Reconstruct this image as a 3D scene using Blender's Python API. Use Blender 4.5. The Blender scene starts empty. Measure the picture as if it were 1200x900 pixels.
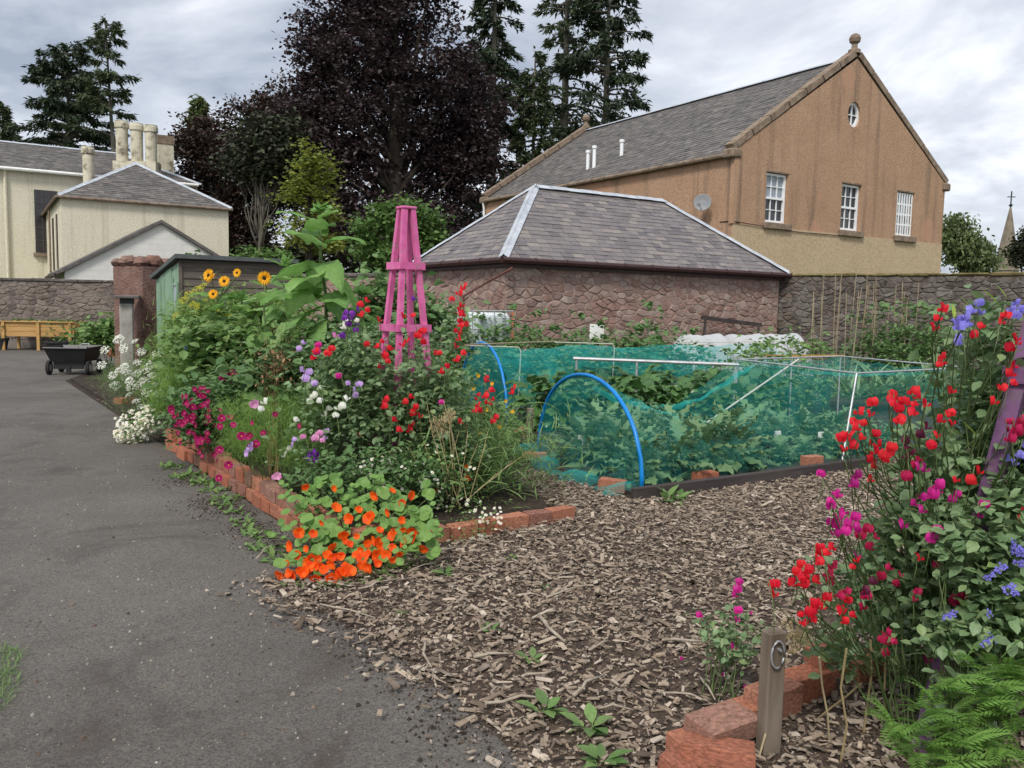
import bpy, math, random
import numpy as np
from mathutils import Vector, Matrix
from mathutils.geometry import tessellate_polygon
R = math.radians
rng = np.random.default_rng(7)
random.seed(7)
sc = bpy.context.scene
col = sc.collection

# ---------------------------------------------------------------- camera
F = 985.0                       # focal length in pixels of a 1200 px wide frame
PITCH, ROLL = math.atan2(90, F), 0.02
CAM = Vector((0, 0, 1.6))
RM = (Matrix.Rotation(math.pi/2 - PITCH, 3, 'X') @ Matrix.Rotation(ROLL, 3, 'Z'))
cam = bpy.data.cameras.new('camera'); cam.sensor_width = 36; cam.lens = 36*F/1200
cam.clip_end = 2000
co = bpy.data.objects.new('camera', cam); col.objects.link(co)
co.matrix_world = Matrix.Translation(CAM) @ RM.to_4x4()
sc.camera = co

# ---------------------------------------------------------------- world: overcast sky
SUN_EL, SUN_AZ = R(48), R(200)          # azimuth clockwise from +Y: behind the camera, a little left
w = bpy.data.worlds.new('World'); sc.world = w; w.use_nodes = True
nt = w.node_tree; nt.nodes.clear(); N = nt.nodes.new; L = nt.links.new
out = N('ShaderNodeOutputWorld'); bg = N('ShaderNodeBackground'); bg.inputs[1].default_value = 0.1
sky = N('ShaderNodeTexSky'); sky.sky_type = 'NISHITA'; sky.sun_disc = False
sky.sun_elevation = SUN_EL; sky.sun_rotation = SUN_AZ
tc = N('ShaderNodeTexCoord'); sep = N('ShaderNodeSeparateXYZ'); L(tc.outputs['Generated'], sep.inputs[0])
az = N('ShaderNodeMath'); az.operation = 'ABSOLUTE'; L(sep.outputs[2], az.inputs[0])
ad = N('ShaderNodeMath'); ad.operation = 'ADD'; L(az.outputs[0], ad.inputs[0]); ad.inputs[1].default_value = 0.22
dx = N('ShaderNodeMath'); dx.operation = 'DIVIDE'; L(sep.outputs[0], dx.inputs[0]); L(ad.outputs[0], dx.inputs[1])
dy = N('ShaderNodeMath'); dy.operation = 'DIVIDE'; L(sep.outputs[1], dy.inputs[0]); L(ad.outputs[0], dy.inputs[1])
cx = N('ShaderNodeCombineXYZ'); L(dx.outputs[0], cx.inputs[0]); L(dy.outputs[0], cx.inputs[1]); cx.inputs[2].default_value = 3.1
n1 = N('ShaderNodeTexNoise'); n1.inputs['Scale'].default_value = 1.15; n1.inputs['Detail'].default_value = 7
n1.inputs['Roughness'].default_value = 0.57; n1.inputs['Distortion'].default_value = 0.35; L(cx.outputs[0], n1.inputs['Vector'])
rp = N('ShaderNodeValToRGB'); cr = rp.color_ramp
cr.elements[0].position = 0.34; cr.elements[0].color = (2.0, 2.25, 2.75, 1)
cr.elements[1].position = 0.64; cr.elements[1].color = (6.4, 6.45, 6.5, 1)
e = cr.elements.new(0.5); e.color = (3.9, 4.1, 4.5, 1)
L(n1.outputs['Fac'], rp.inputs[0])
mx = N('ShaderNodeMix'); mx.data_type = 'RGBA'; mx.inputs[0].default_value = 0.92
L(sky.outputs[0], mx.inputs[6]); L(rp.outputs[0], mx.inputs[7]); L(mx.outputs[2], bg.inputs[0]); L(bg.outputs[0], out.inputs[0])
sl = bpy.data.lights.new('sun', 'SUN'); sl.energy = 1.5; sl.angle = R(14); sl.color = (1, .96, .9)
so = bpy.data.objects.new('sun', sl); col.objects.link(so)
sd = Vector((math.sin(SUN_AZ)*math.cos(SUN_EL), math.cos(SUN_AZ)*math.cos(SUN_EL), math.sin(SUN_EL)))
so.rotation_euler = sd.to_track_quat('Z', 'Y').to_euler()
sc.render.engine = 'CYCLES'
sc.cycles.transparent_max_bounces = 24; sc.cycles.max_bounces = 6
sc.view_settings.view_transform = 'Standard'; sc.view_settings.look = 'None'
sc.view_settings.gamma = 1; sc.view_settings.exposure = 0.98; sc.view_settings.use_curve_mapping = False

# ---------------------------------------------------------------- photo measurement helpers
def ray(px, py): return RM @ Vector(((px-600)/F, -(py-450)/F, -1))
def P(px, py, d):
    r = ray(px, py); return CAM + r*(d/r.y)
def G(px, py, z=0.0):
    r = ray(px, py); return CAM + r*((z-CAM.z)/r.z)
TH = R(32.3)
B2 = Vector((math.cos(TH), math.sin(TH), 0)); A2 = Vector((-math.sin(TH), math.cos(TH), 0))

# ---------------------------------------------------------------- object helpers
def link(o, parent=None):
    col.objects.link(o)
    if parent: o.parent = parent
    return o
def tag(o, label=None, cat=None, group=None, kind=None):
    if label: o['label'] = label
    if cat: o['category'] = cat
    if group: o['group'] = group
    if kind: o['kind'] = kind
    return o
def thing(name, label, cat, loc=(0,0,0), rz=0, group=None):
    o = bpy.data.objects.new(name, None); o.empty_display_size = .1; link(o)
    o.location = loc; o.rotation_euler = (0, 0, rz)
    return tag(o, label, cat, group)
def copy_tree(o, loc=None, rz=None, parent=None, label=None, scale=None):
    c = o.copy(); link(c, parent)
    if loc is not None: c.location = loc
    if rz is not None: c.rotation_euler = (0, 0, rz)
    if scale: c.scale = (scale,)*3 if not isinstance(scale, tuple) else scale
    if label: c['label'] = label
    for ch in o.children: copy_tree(ch, parent=c)
    return c

class Acc:
    """collects faces from many little shapes, then becomes ONE mesh"""
    def __init__(s): s.V=[]; s.Lp=[]; s.Ct=[]; s.R=[]; s.Mi=[]; s.n=0
    def add(s, verts, faces, rnd=0.0, mi=0):
        v = np.asarray(verts, float).reshape(-1, 3)
        s.V.append(v)
        s.Lp.append(np.array([i for f in faces for i in f], int) + s.n)
        s.Ct.append(np.array([len(f) for f in faces], int))
        s.R.append(np.full(len(faces), rnd) if np.isscalar(rnd) else np.asarray(rnd, float))
        s.Mi.append(np.full(len(faces), mi) if np.isscalar(mi) else np.asarray(mi))
        s.n += len(v); return s
    def inst(s, T, pos, mats, rnd=None, mi=0):
        """T=(verts,faces[,rnd per face]); pos (m,3); mats (m,3,3)"""
        v, f = np.asarray(T[0], float), T[1]
        m = len(pos)
        if m == 0: return s
        V = np.einsum('mij,nj->mni', mats, v) + np.asarray(pos)[:, None, :]
        lp = np.array([i for q in f for i in q], int); ct = np.array([len(q) for q in f], int)
        s.V.append(V.reshape(-1, 3))
        s.Lp.append((lp[None, :] + (np.arange(m)*len(v))[:, None] + s.n).ravel())
        s.Ct.append(np.tile(ct, m))
        if rnd is None: rnd = rng.random(m)
        rr = np.repeat(np.asarray(rnd), len(f))
        s.R.append(rr); s.Mi.append(np.full(m*len(f), mi))
        s.n += m*len(v); return s
    def mesh(s, name, mats, smooth=False):
        me = bpy.data.meshes.new(name)
        V = np.concatenate(s.V); Lp = np.concatenate(s.Lp); Ct = np.concatenate(s.Ct)
        me.vertices.add(len(V)); me.vertices.foreach_set('co', V.ravel().astype(np.float32))
        me.loops.add(len(Lp)); me.loops.foreach_set('vertex_index', Lp.astype(np.int32))
        me.polygons.add(len(Ct)); st = np.concatenate([[0], np.cumsum(Ct)[:-1]])
        me.polygons.foreach_set('loop_start', st.astype(np.int32))
        if not isinstance(mats, (list, tuple)): mats = [mats]
        for m in mats: me.materials.append(m)
        me.polygons.foreach_set('material_index', np.concatenate(s.Mi).astype(np.int32))
        me.polygons.foreach_set('use_smooth', np.full(len(Ct), smooth))
        me.update(calc_edges=True)
        a = me.attributes.new('rnd', 'FLOAT', 'FACE'); a.data.foreach_set('value', np.concatenate(s.R).astype(np.float32))
        me.validate()
        return me
    def obj(s, name, mats, parent=None, smooth=False, kind=None, label=None):
        o = bpy.data.objects.new(name, s.mesh(name, mats, smooth)); link(o, parent)
        if kind: o['kind'] = kind
        if label: o['label'] = label
        return o
def put(name, me, parent=None, loc=(0,0,0), M3=None, rz=None, scale=None):
    o = bpy.data.objects.new(name, me); link(o, parent)
    if M3 is not None:
        m = Matrix([list(r) for r in M3]).to_4x4(); m.translation = Vector(loc); o.matrix_basis = m
    else:
        o.location = loc
        if rz is not None: o.rotation_euler = (0, 0, rz)
        if scale is not None: o.scale = scale if isinstance(scale, (tuple, list)) else (scale,)*3
    return o

# ---- shapes (verts, faces)
def box(x0, x1, y0, y1, z0, z1):
    v = [(x,y,z) for z in (z0,z1) for y in (y0,y1) for x in (x0,x1)]
    return v, [(0,2,3,1),(4,5,7,6),(0,1,5,4),(2,6,7,3),(0,4,6,2),(1,3,7,5)]
def cbox(x0, x1, y0, y1, z0, z1, c=.008, jit=0, r=None):
    """chamfered box: 24 verts, 26 faces"""
    V=[]; idx={}
    for sx in (0,1):
        for sy in (0,1):
            for sz in (0,1):
                p=[(x0,x1)[sx],(y0,y1)[sy],(z0,z1)[sz]]; s=[1-2*sx,1-2*sy,1-2*sz]
                j=[0,0,0]
                if jit: j=[(r or random).uniform(-jit,jit) for _ in range(3)]
                for a in range(3):
                    q=[p[i]+j[i]+(0 if i==a else s[i]*c) for i in range(3)]
                    idx[(sx,sy,sz,a)]=len(V); V.append(q)
    Fs=[]
    for a in range(3):
        b,c2=(a+1)%3,(a+2)%3
        for s in (0,1):
            q=[]
            for (u,w_) in ((0,0),(1,0),(1,1),(0,1)):
                k=[0,0,0]; k[a]=s; k[b]=u; k[c2]=w_
                q.append(idx[(k[0],k[1],k[2],a)])
            Fs.append(tuple(q if s else q[::-1]))
    for a in range(3):            # edges parallel to axis a
        b,c2=(a+1)%3,(a+2)%3
        for u in (0,1):
            for w_ in (0,1):
                k0=[0,0,0]; k0[b]=u; k0[c2]=w_; k1=list(k0); k1[a]=1
                q=(idx[(*k0,b)],idx[(*k1,b)],idx[(*k1,c2)],idx[(*k0,c2)])
                Fs.append(q if (u==w_) else q[::-1])
    for sx in (0,1):
        for sy in (0,1):
            for sz in (0,1):
                t=(idx[(sx,sy,sz,0)],idx[(sx,sy,sz,1)],idx[(sx,sy,sz,2)])
                Fs.append(t if (sx+sy+sz)%2 else t[::-1])
    return V,Fs
def tube(pts, rad, n=6, cap=True):
    pts=[Vector(p) for p in pts]
    if np.isscalar(rad): rad=[rad]*len(pts)
    V=[];Fs=[]
    for i,p in enumerate(pts):
        d=(pts[min(i+1,len(pts)-1)]-pts[max(i-1,0)])
        d=d.normalized() if d.length>1e-9 else Vector((0,0,1))
        a=d.cross(Vector((0,0,1)) if abs(d.z)<.9 else Vector((1,0,0))).normalized(); b=d.cross(a)
        for k in range(n):
            t=2*math.pi*k/n; V.append(p+(a*math.cos(t)+b*math.sin(t))*rad[i])
    for i in range(len(pts)-1):
        for k in range(n):
            k2=(k+1)%n; Fs.append((i*n+k,i*n+k2,(i+1)*n+k2,(i+1)*n+k))
    if cap and n>2:
        Fs.append(tuple(range(n))[::-1]); Fs.append(tuple((len(pts)-1)*n+k for k in range(n)))
    return [tuple(v) for v in V],Fs
def beam(p0,p1,wd,ht,up=(0,0,1),side=None):
    """square-section bar between two points"""
    p0,p1=Vector(p0),Vector(p1); d=(p1-p0).normalized()
    s=Vector(side).normalized() if side is not None else d.cross(Vector(up)).normalized()
    s=(s-d*s.dot(d)).normalized(); u=s.cross(d)
    V=[]
    for p in (p0,p1):
        for (a,b) in ((-1,-1),(1,-1),(1,1),(-1,1)): V.append(tuple(p+s*(a*wd/2)+u*(b*ht/2)))
    return V,[(0,1,2,3)[::-1],(4,5,6,7),(0,1,5,4),(1,2,6,5),(2,3,7,6),(3,0,4,7)]
def lathe(prof,n=16):
    V=[];Fs=[]
    for (r,z) in prof:
        for k in range(n): t=2*math.pi*k/n; V.append((r*math.cos(t),r*math.sin(t),z))
    for i in range(len(prof)-1):
        for k in range(n): k2=(k+1)%n; Fs.append((i*n+k,i*n+k2,(i+1)*n+k2,(i+1)*n+k))
    Fs.append(tuple(range(n))[::-1]); Fs.append(tuple((len(prof)-1)*n+k for k in range(n)))
    return V,Fs
def shift(T,d): return [(a+d[0],b+d[1],c+d[2]) for a,b,c in T[0]],T[1]
def rots(yaw,pitch,roll,scale):
    """leaf frames: template along +Y, normal +Z; pitch lifts the tip"""
    yaw,pitch,roll,scale=np.broadcast_arrays(*[np.asarray(a,float) for a in (yaw,pitch,roll,scale)])
    cy,sy=np.cos(yaw),np.sin(yaw); cp,sp=np.cos(pitch),np.sin(pitch); cr_,sr=np.cos(roll),np.sin(roll)
    m=len(yaw); Z=np.zeros(m); O=np.ones(m)
    Rz=np.stack([cy,-sy,Z,sy,cy,Z,Z,Z,O],-1).reshape(m,3,3)
    Rx=np.stack([O,Z,Z,Z,cp,-sp,Z,sp,cp],-1).reshape(m,3,3)
    Ry=np.stack([cr_,Z,sr,Z,O,Z,-sr,Z,cr_],-1).reshape(m,3,3)
    return (Rz@Rx@Ry)*scale[:,None,None]
def rrots(n,s0,s1,pmin=-.6,pmax=.9,roll=.6):
    return rots(rng.uniform(0,6.283,n),rng.uniform(pmin,pmax,n),rng.uniform(-roll,roll,n),rng.uniform(s0,s1,n))

# ---------------------------------------------------------------- materials
def nodes(name):
    m=bpy.data.materials.new(name); m.use_nodes=True; t=m.node_tree; t.nodes.clear()
    return m,t,t.nodes.new,t.links.new
def ramp(N,stops):
    r=N('ShaderNodeValToRGB'); c=r.color_ramp
    while len(c.elements)<len(stops): c.elements.new(.5)
    for e_,(p,q) in zip(c.elements,stops): e_.position=p; e_.color=(*q,1)
    return r
def ev(cs): return [(i/(max(1,len(cs)-1)),c) for i,c in enumerate(cs)]
def math_(N,L_,op,a,b):
    n=N('ShaderNodeMath'); n.operation=op
    for i,x in enumerate((a,b)):
        if isinstance(x,(int,float)): n.inputs[i].default_value=x
        else: L_(x,n.inputs[i])
    return n.outputs[0]
def mixc(N,L_,fac,a,b,blend='MIX'):
    n=N('ShaderNodeMix'); n.data_type='RGBA'; n.blend_type=blend
    for i,x in ((0,fac),(6,a),(7,b)):
        if isinstance(x,(int,float)): n.inputs[i].default_value=x
        elif isinstance(x,tuple): n.inputs[i].default_value=(*x,1)
        else: L_(x,n.inputs[i])
    return n.outputs[2]
def coords(N,L_,stretch=(1,1,1),world=False):
    tc=N('ShaderNodeTexCoord'); oi=N('ShaderNodeObjectInfo')
    if world:
        g=N('ShaderNodeNewGeometry'); src=g.outputs['Position']
    else:
        a=N('ShaderNodeVectorMath'); a.operation='ADD'; L_(tc.outputs['Object'],a.inputs[0])
        s=math_(N,L_,'MULTIPLY',oi.outputs['Random'],37.0); cx_=N('ShaderNodeCombineXYZ'); L_(s,cx_.inputs[0]); L_(s,cx_.inputs[1])
        L_(cx_.outputs[0],a.inputs[1]); src=a.outputs[0]
    mp=N('ShaderNodeMapping'); mp.inputs['Scale'].default_value=stretch; L_(src,mp.inputs[0])
    return mp.outputs[0],oi
def noise(N,L_,vec,scale,detail=5,rough=.6,dist=0):
    n=N('ShaderNodeTexNoise'); n.inputs['Scale'].default_value=scale; n.inputs['Detail'].default_value=detail
    n.inputs['Roughness'].default_value=rough; n.inputs['Distortion'].default_value=dist; L_(vec,n.inputs['Vector']); return n.outputs['Fac']
def bumpn(N,L_,h,strength,dist=.02):
    b=N('ShaderNodeBump'); b.inputs['Strength'].default_value=strength; b.inputs['Distance'].default_value=dist; L_(h,b.inputs['Height']); return b.outputs[0]
def prin(N,L_,colr,rough=.8,spec=.3,normal=None,metal=0):
    p=N('ShaderNodeBsdfPrincipled')
    if isinstance(colr,tuple): p.inputs['Base Color'].default_value=(*colr,1)
    else: L_(colr,p.inputs['Base Color'])
    p.inputs['Roughness'].default_value=rough; p.inputs['Specular IOR Level'].default_value=spec; p.inputs['Metallic'].default_value=metal
    if normal is not None: L_(normal,p.inputs['Normal'])
    return p
def fin(N,L_,sh):
    o=N('ShaderNodeOutputMaterial'); L_(sh,o.inputs[0])

def vmat(name,cols,nscale=6,namt=.35,rough=.75,bump=.0,bscale=40,trans=0,spec=.3,stretch=(1,1,1),metal=0,bdist=.01,smear=None,sms=1.6):
    """piece colour from the piece's own random value, modulated by noise"""
    m,t,N,L_=nodes(name); vec,oi=coords(N,L_,stretch)
    at=N('ShaderNodeAttribute'); at.attribute_name='rnd'
    v=math_(N,L_,'FRACT',math_(N,L_,'ADD',at.outputs['Fac'],math_(N,L_,'MULTIPLY',oi.outputs['Random'],.999)),0)
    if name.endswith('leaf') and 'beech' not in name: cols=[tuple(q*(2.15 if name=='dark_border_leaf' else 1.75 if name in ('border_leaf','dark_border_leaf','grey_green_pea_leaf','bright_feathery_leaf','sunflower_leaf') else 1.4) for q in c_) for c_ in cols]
    r=ramp(N,ev(cols)); L_(v,r.inputs[0]); c=r.outputs[0]
    if namt:
        nz=noise(N,L_,vec,nscale,5)
        k=N('ShaderNodeMapRange'); k.inputs[1].default_value=.3; k.inputs[2].default_value=.7; k.inputs[3].default_value=1-namt; k.inputs[4].default_value=1+namt; L_(nz,k.inputs[0])
        mv=N('ShaderNodeVectorMath'); mv.operation='SCALE'; L_(c,mv.inputs[0]); L_(k.outputs[0],mv.inputs['Scale']); c=mv.outputs[0]
    if smear:
        gp=N('ShaderNodeNewGeometry'); sr_=ramp(N,[(.44,(0,0,0)),(.66,(.85,.85,.85))]); L_(noise(N,L_,gp.outputs['Position'],sms,8,.7,.4),sr_.inputs[0]); c=mixc(N,L_,sr_.outputs[0],c,smear)
    nrm=bumpn(N,L_,noise(N,L_,vec,bscale,4),bump,bdist) if bump else None
    p=prin(N,L_,c,rough,spec,nrm,metal); sh=p.outputs[0]
    if trans:
        tr=N('ShaderNodeBsdfTranslucent'); mv2=N('ShaderNodeVectorMath'); mv2.operation='SCALE'; L_(c,mv2.inputs[0]); mv2.inputs['Scale'].default_value=1.7; L_(mv2.outputs[0],tr.inputs[0]); mxs=N('ShaderNodeMixShader'); mxs.inputs[0].default_value=trans
        L_(sh,mxs.inputs[1]); L_(tr.outputs[0],mxs.inputs[2]); sh=mxs.outputs[0]
    fin(N,L_,sh); return m
def pmat(name,cols,scale=5,rough=.85,bump=.3,bscale=30,stretch=(1,1,1),spec=.25,lo=.3,hi=.7,c2=None,s2=2,detail=6,bdist=.01,metal=0,world=False):
    """surface colour from noise; c2 = patch colour on a second noise"""
    m,t,N,L_=nodes(name); vec,oi=coords(N,L_,stretch,world)
    st=[(lo+(hi-lo)*p,c) for p,c in ev(cols)]
    r=ramp(N,st); L_(noise(N,L_,vec,scale,detail),r.inputs[0]); c=r.outputs[0]
    if c2:
        rr=ramp(N,[(.52,(0,0,0)),(.68,(1,1,1))]); L_(noise(N,L_,vec,s2,6,.65),rr.inputs[0]); c=mixc(N,L_,rr.outputs[0],c,c2)
    nrm=bumpn(N,L_,noise(N,L_,vec,bscale,5),bump,bdist) if bump else None
    fin(N,L_,prin(N,L_,c,rough,spec,nrm,metal).outputs[0]); return m

# ================================================================ SETTING
def sheet(name, pts, z, mat, kind='structure', zf=None):
    tri = tessellate_polygon([[Vector((x, y, 0)) for x, y in pts]])
    o = Acc().add([(x, y, z) for x, y in pts], [tuple(t) for t in tri]).obj(name, mat)
    if o.data.polygons[0].normal.z < 0: o.data.flip_normals()
    o['kind'] = kind; return o

# ---- asphalt
def asphalt():
    m,t,N,L_=nodes('asphalt'); vec,oi=coords(N,L_,world=True)
    big=ramp(N,[(.3,(.078,.069,.060)),(.5,(.108,.097,.086)),(.72,(.142,.129,.115))]); L_(noise(N,L_,vec,.55,7,.62),big.inputs[0])
    fine=ramp(N,[(.32,(.45,.45,.45)),(.5,(1,1,1)),(.7,(1.5,1.48,1.45))]); L_(noise(N,L_,vec,95,3,.7),fine.inputs[0])
    c=mixc(N,L_,1.0,big.outputs[0],fine.outputs[0],'MULTIPLY')
    vo=N('ShaderNodeTexVoronoi'); vo.inputs['Scale'].default_value=75; L_(vec,vo.inputs['Vector'])
    sp=ramp(N,[(.0,(1,1,1)),(.13,(1,1,1)),(.19,(0,0,0))]); L_(vo.outputs['Distance'],sp.inputs[0])
    sel=ramp(N,[(.80,(0,0,0)),(.84,(1,1,1))]); L_(vo.outputs['Color'],sel.inputs[0])
    k=math_(N,L_,'MULTIPLY',sp.outputs[0],sel.outputs[0])
    c=mixc(N,L_,k,c,(.40,.38,.35))
    # dark damp soil dragged over it
    st=ramp(N,[(.52,(0,0,0)),(.70,(.8,.8,.8))]); L_(noise(N,L_,vec,1.1,9,.72,.8),st.inputs[0])
    c=mixc(N,L_,st.outputs[0],c,(.048,.037,.030))
    nrm=bumpn(N,L_,noise(N,L_,vec,120,4,.7),.8,.006)
    fin(N,L_,prin(N,L_,c,.8,.35,nrm).outputs[0]); return m
M_asph=asphalt()
M_soil=pmat('soil',[(.020,.015,.012),(.042,.030,.022),(.075,.055,.040)],9,.95,.9,60,bdist=.02,world=True)
M_mulch=pmat('mulch_bed',[(.035,.026,.020),(.080,.058,.044),(.15,.11,.082)],22,.95,1.0,45,bdist=.03,world=True)
M_field=pmat('rough_grass',[(.03,.045,.018),(.055,.08,.028),(.09,.10,.04)],.8,.95,.5,20,world=True)
tag(sheet('ground',[(-900,-60),(900,-60),(900,1500),(-900,1500)],-.02,M_field),kind='structure')
# edges measured on the photograph
CN=Vector((-1.06,5.11,0)); PD=Vector((-.565,.826,0)); BD=Vector((.805,.59,0))   # bed corner, along the path, along the front
e1=CN+PD*4.6; e2=CN+PD*13.5; e3=e2+Vector((-7,10,0))
sheet('path',[(-40,-6),(.75,-6),(.75,2.0),(.2,2.9),(-.3,3.5),(-.75,4.2),(CN.x,CN.y),(e1.x,e1.y),(e2.x,e2.y),(-9.3,18.5),(-10.5,26.6),(-40,27.2)],.004,M_asph)
sheet('garden_soil',[(.75,-6),(16,-6),(16,16),(9,21),(-9.5,25),(-9.3,18.5),(e2.x,e2.y),(e1.x,e1.y),(CN.x,CN.y),(-.75,4.2),(-.3,3.5),(.2,2.9),(.75,2.0)],.002,M_soil)
def rough(pts,seed=3,amp=.06):
    r=random.Random(seed); o=[]
    for i,(x,y) in enumerate(pts):
        x2,y2=pts[(i+1)%len(pts)]; n=max(1,int(math.hypot(x2-x,y2-y)/.12)) if y<5.2 and x<.5 else 1
        for k in range(n): t=k/n; o.append((x+(x2-x)*t+r.uniform(-amp,amp)*(n>1),y+(y2-y)*t+r.uniform(-amp,amp)*(n>1)))
    return o
MUL=[(-1.42,4.72),(-1.1,4.3),(-.72,4.0),(-.38,3.52),(-.1,3.1),(.08,2.75),(.2,2.2),(.3,1.6),(3.2,1.6),(3.4,3.2),(2.1,3.6),(2.6,5.2),(4.2,6.6),(6.6,8.6),(6.0,9.8),(3.9,9.1),(1.0,6.95),(.2,8.2),(-.25,7.5),(.55,6.35),(-.3,5.6),(-1.1,5.05)]
MUL=rough(MUL)
sheet('mulch_path',MUL,.009,M_mulch)

# ---- masonry
def stone_T(r):
    n=9; a0=r.uniform(0,6.28)
    pts=[]
    for k in range(n):
        a=a0+2*math.pi*(k+r.uniform(-.25,.25))/n
        c,s=math.cos(a),math.sin(a); q=(abs(c)**2.6+abs(s)**2.6)**(-1/2.6)
        q*=r.uniform(.93,1.05); pts.append((.5*c*q,.5*s*q))
    V=[];
    for sc_,y in ((1,.35),(.96,-.45),(.74,-1)):
        for x,z in pts: V.append((x*sc_,y+ (r.uniform(-.15,.15) if y==-1 else 0),z*sc_))
    Fs=[]
    for i in range(2):
        for k in range(n):
            k2=(k+1)%n; Fs.append((i*n+k,(i+1)*n+k,(i+1)*n+k2,i*n+k2))
    Fs.append(tuple(2*n+k for k in range(n)))
    return V,Fs
_r=random.Random(3); STONES=[stone_T(_r) for _ in range(16)]
def rubble(Lg,H,wr,hr,seed,z0=0,x0=0):
    """random rubble: jittered, stretched Voronoi cells -> list of polygons (x,z)"""
    r=np.random.default_rng(seed); cw=(wr[0]+wr[1])/2; chh=(hr[0]+hr[1])/2; S=[]
    z=z0+chh/2; row=0
    while z<z0+H:
        x=x0+r.uniform(-.5,.5)*cw
        while x<x0+Lg+cw*.5:
            S.append((x+r.normal(0,.28)*cw,z+r.normal(0,.42)*chh)); x+=cw*r.uniform(.55,1.5)
        z+=chh; row+=1
    S=np.array(S); asp=cw/chh; Q=S*np.array([1/asp,1]); out=[]
    for k,(x,z) in enumerate(S):
        poly=[(x0,z0),(x0+Lg,z0),(x0+Lg,z0+H),(x0,z0+H)]; poly=[(a/asp,b) for a,b in poly]; c=Q[k]
        dd=np.sum((Q-c)**2,1); 
        for o in np.argsort(dd)[1:18]:
            m=(c+Q[o])/2; n=Q[o]-c; new=[]
            for a in range(len(poly)):
                p,q=np.array(poly[a]),np.array(poly[(a+1)%len(poly)]); dp,dq=np.dot(p-m,n),np.dot(q-m,n)
                if dp<=0: new.append(tuple(p))
                if dp*dq<0: t=dp/(dp-dq); new.append(tuple(p+(q-p)*t))
            poly=new
            if len(poly)<3: break
        if len(poly)>=3: out.append([(a*asp,b) for a,b in poly])
    return out
def stone_mesh(poly,prot,gap,r):
    """one chamfered stone with a slightly tilted face; returns local verts around its own centre"""
    P_=np.array(poly); c=P_.mean(0); Q_=[]
    for k in range(len(P_)):
        a,b=P_[k],P_[(k+1)%len(P_)]; Q_.append(a+(c-a)*r.uniform(0,.12))
        if np.hypot(*(b-a))>.07: m_=(a+b)/2; Q_.append(m_+(c-m_)*r.uniform(-.02,.10))
    P_=np.array(Q_); V=[]; n=len(P_); ext=(P_.max(0)-P_.min(0)); g=max(.5,1-gap*2/max(.05,min(ext)))
    tx,tz=r.uniform(-.03,.03),r.uniform(-.03,.03)
    rad=[r.uniform(.94,1.06) for _ in range(n)]
    for s_,y in ((g*1.02,.02),(g,-prot*.55),(g*.80,-prot)):
        for k,p in enumerate(P_):
            d=(p-c)*s_*(rad[k] if s_<g else 1); V.append((d[0],y+((tx*d[0]+tz*d[1]) if y==-prot else 0),d[1]))
    Fs=[]
    for i in range(2):
        for k in range(n): k2=(k+1)%n; Fs.append((i*n+k,(i+1)*n+k,(i+1)*n+k2,i*n+k2)[::-1])
    Fs.append(tuple(2*n+k for k in range(n))); return V,Fs,c
def lay_stones(parent,polys,mat,prot=.035,y=0,limit=300,key=None,gap=.004,seed=1,name='stone'):
    """stones in the parent's own frame, faces look to -y"""
    r=random.Random(seed)
    cen=lambda q:(sum(p[0] for p in q)/len(q),sum(p[0] for p in q)/len(q),sum(p[1] for p in q)/len(q),sum(p[1] for p in q)/len(q))
    if key: polys=sorted(polys,key=lambda q:key(cen(q)))
    ac=Acc(); rest=0
    for i,q in enumerate(polys):
        V,Fs,c=stone_mesh(q,prot*r.uniform(.25,1.5),gap*r.uniform(.6,2.2),r)
        if i<limit: put(name,Acc().add(V,Fs).mesh(name,mat),parent,(c[0],y,c[1]))
        else: ac.add(np.array(V)+np.array([c[0],y,c[1]]),Fs,r.random()); rest+=1
    if rest: tag(ac.obj(name+'s_far',mat,parent),kind='stuff')
# ---- slates
SL=([(-.5,0,.25),(.5,0,.25),(.5,0,1),(-.5,0,1),(-.5,1,-.5),(.5,1,-.5),(.5,1,.25),(-.5,1,.25)],
    [(0,1,2,3),(3,2,6,7),(0,3,7,4),(1,5,6,2)])
def lay_slates(parent,O,u,n_,xl,xr,Hs,wd,ga,mat,limit=0,seed=1,th=.012,key=None):
    """O eave origin, u along the eave, n_ outward normal; xl(b), xr(b) bound the row at height b along the slope"""
    r=random.Random(seed); u=Vector(u).normalized(); n_=Vector(n_).normalized(); w_=n_.cross(u).normalized()
    if w_.z<0: w_=-w_
    M=np.array([list(u),list(w_),list(n_)]).T; O=np.array(O)
    items=[]; b=-.03; row=0
    while b<Hs:
        bm=min(b+ga*1.05,Hs); a,z=xl(bm),xr(bm); x=a-(wd*.5 if row%2 else 0)
        while x<z:
            ww=wd*r.uniform(.85,1.15); xa,xb=max(x,a),min(x+ww,z)
            if xb-xa>.03: items.append((xa,xb,b+r.uniform(-.006,.006)))
            x+=ww
        b+=ga; row+=1
    me=Acc().add(*SL,[0,0,0,0]).mesh('slate',mat)
    if key: items.sort(key=key)
    ac=Acc(); Pp=[];Mm=[]
    for i,(xa,xb,bb) in enumerate(items):
        hh=min(ga*1.22,max(.05,Hs-bb)); S=np.diag([xb-xa-.007,hh,th*r.uniform(.7,1.5)])
        A_=r.gauss(0,.012); Rz=np.array([[math.cos(A_),-math.sin(A_),0],[math.sin(A_),math.cos(A_),0],[0,0,1]])
        pos=O+M@np.array([(xa+xb)/2,bb,.004]); mm=M@Rz@S
        if i<limit: put('slate',me,parent,pos,mm)
        else: Pp.append(pos); Mm.append(mm)
    if Pp: tag(ac.inst(SL,np.array(Pp),np.array(Mm)).obj('slates_far',mat,parent),kind='stuff')

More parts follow.
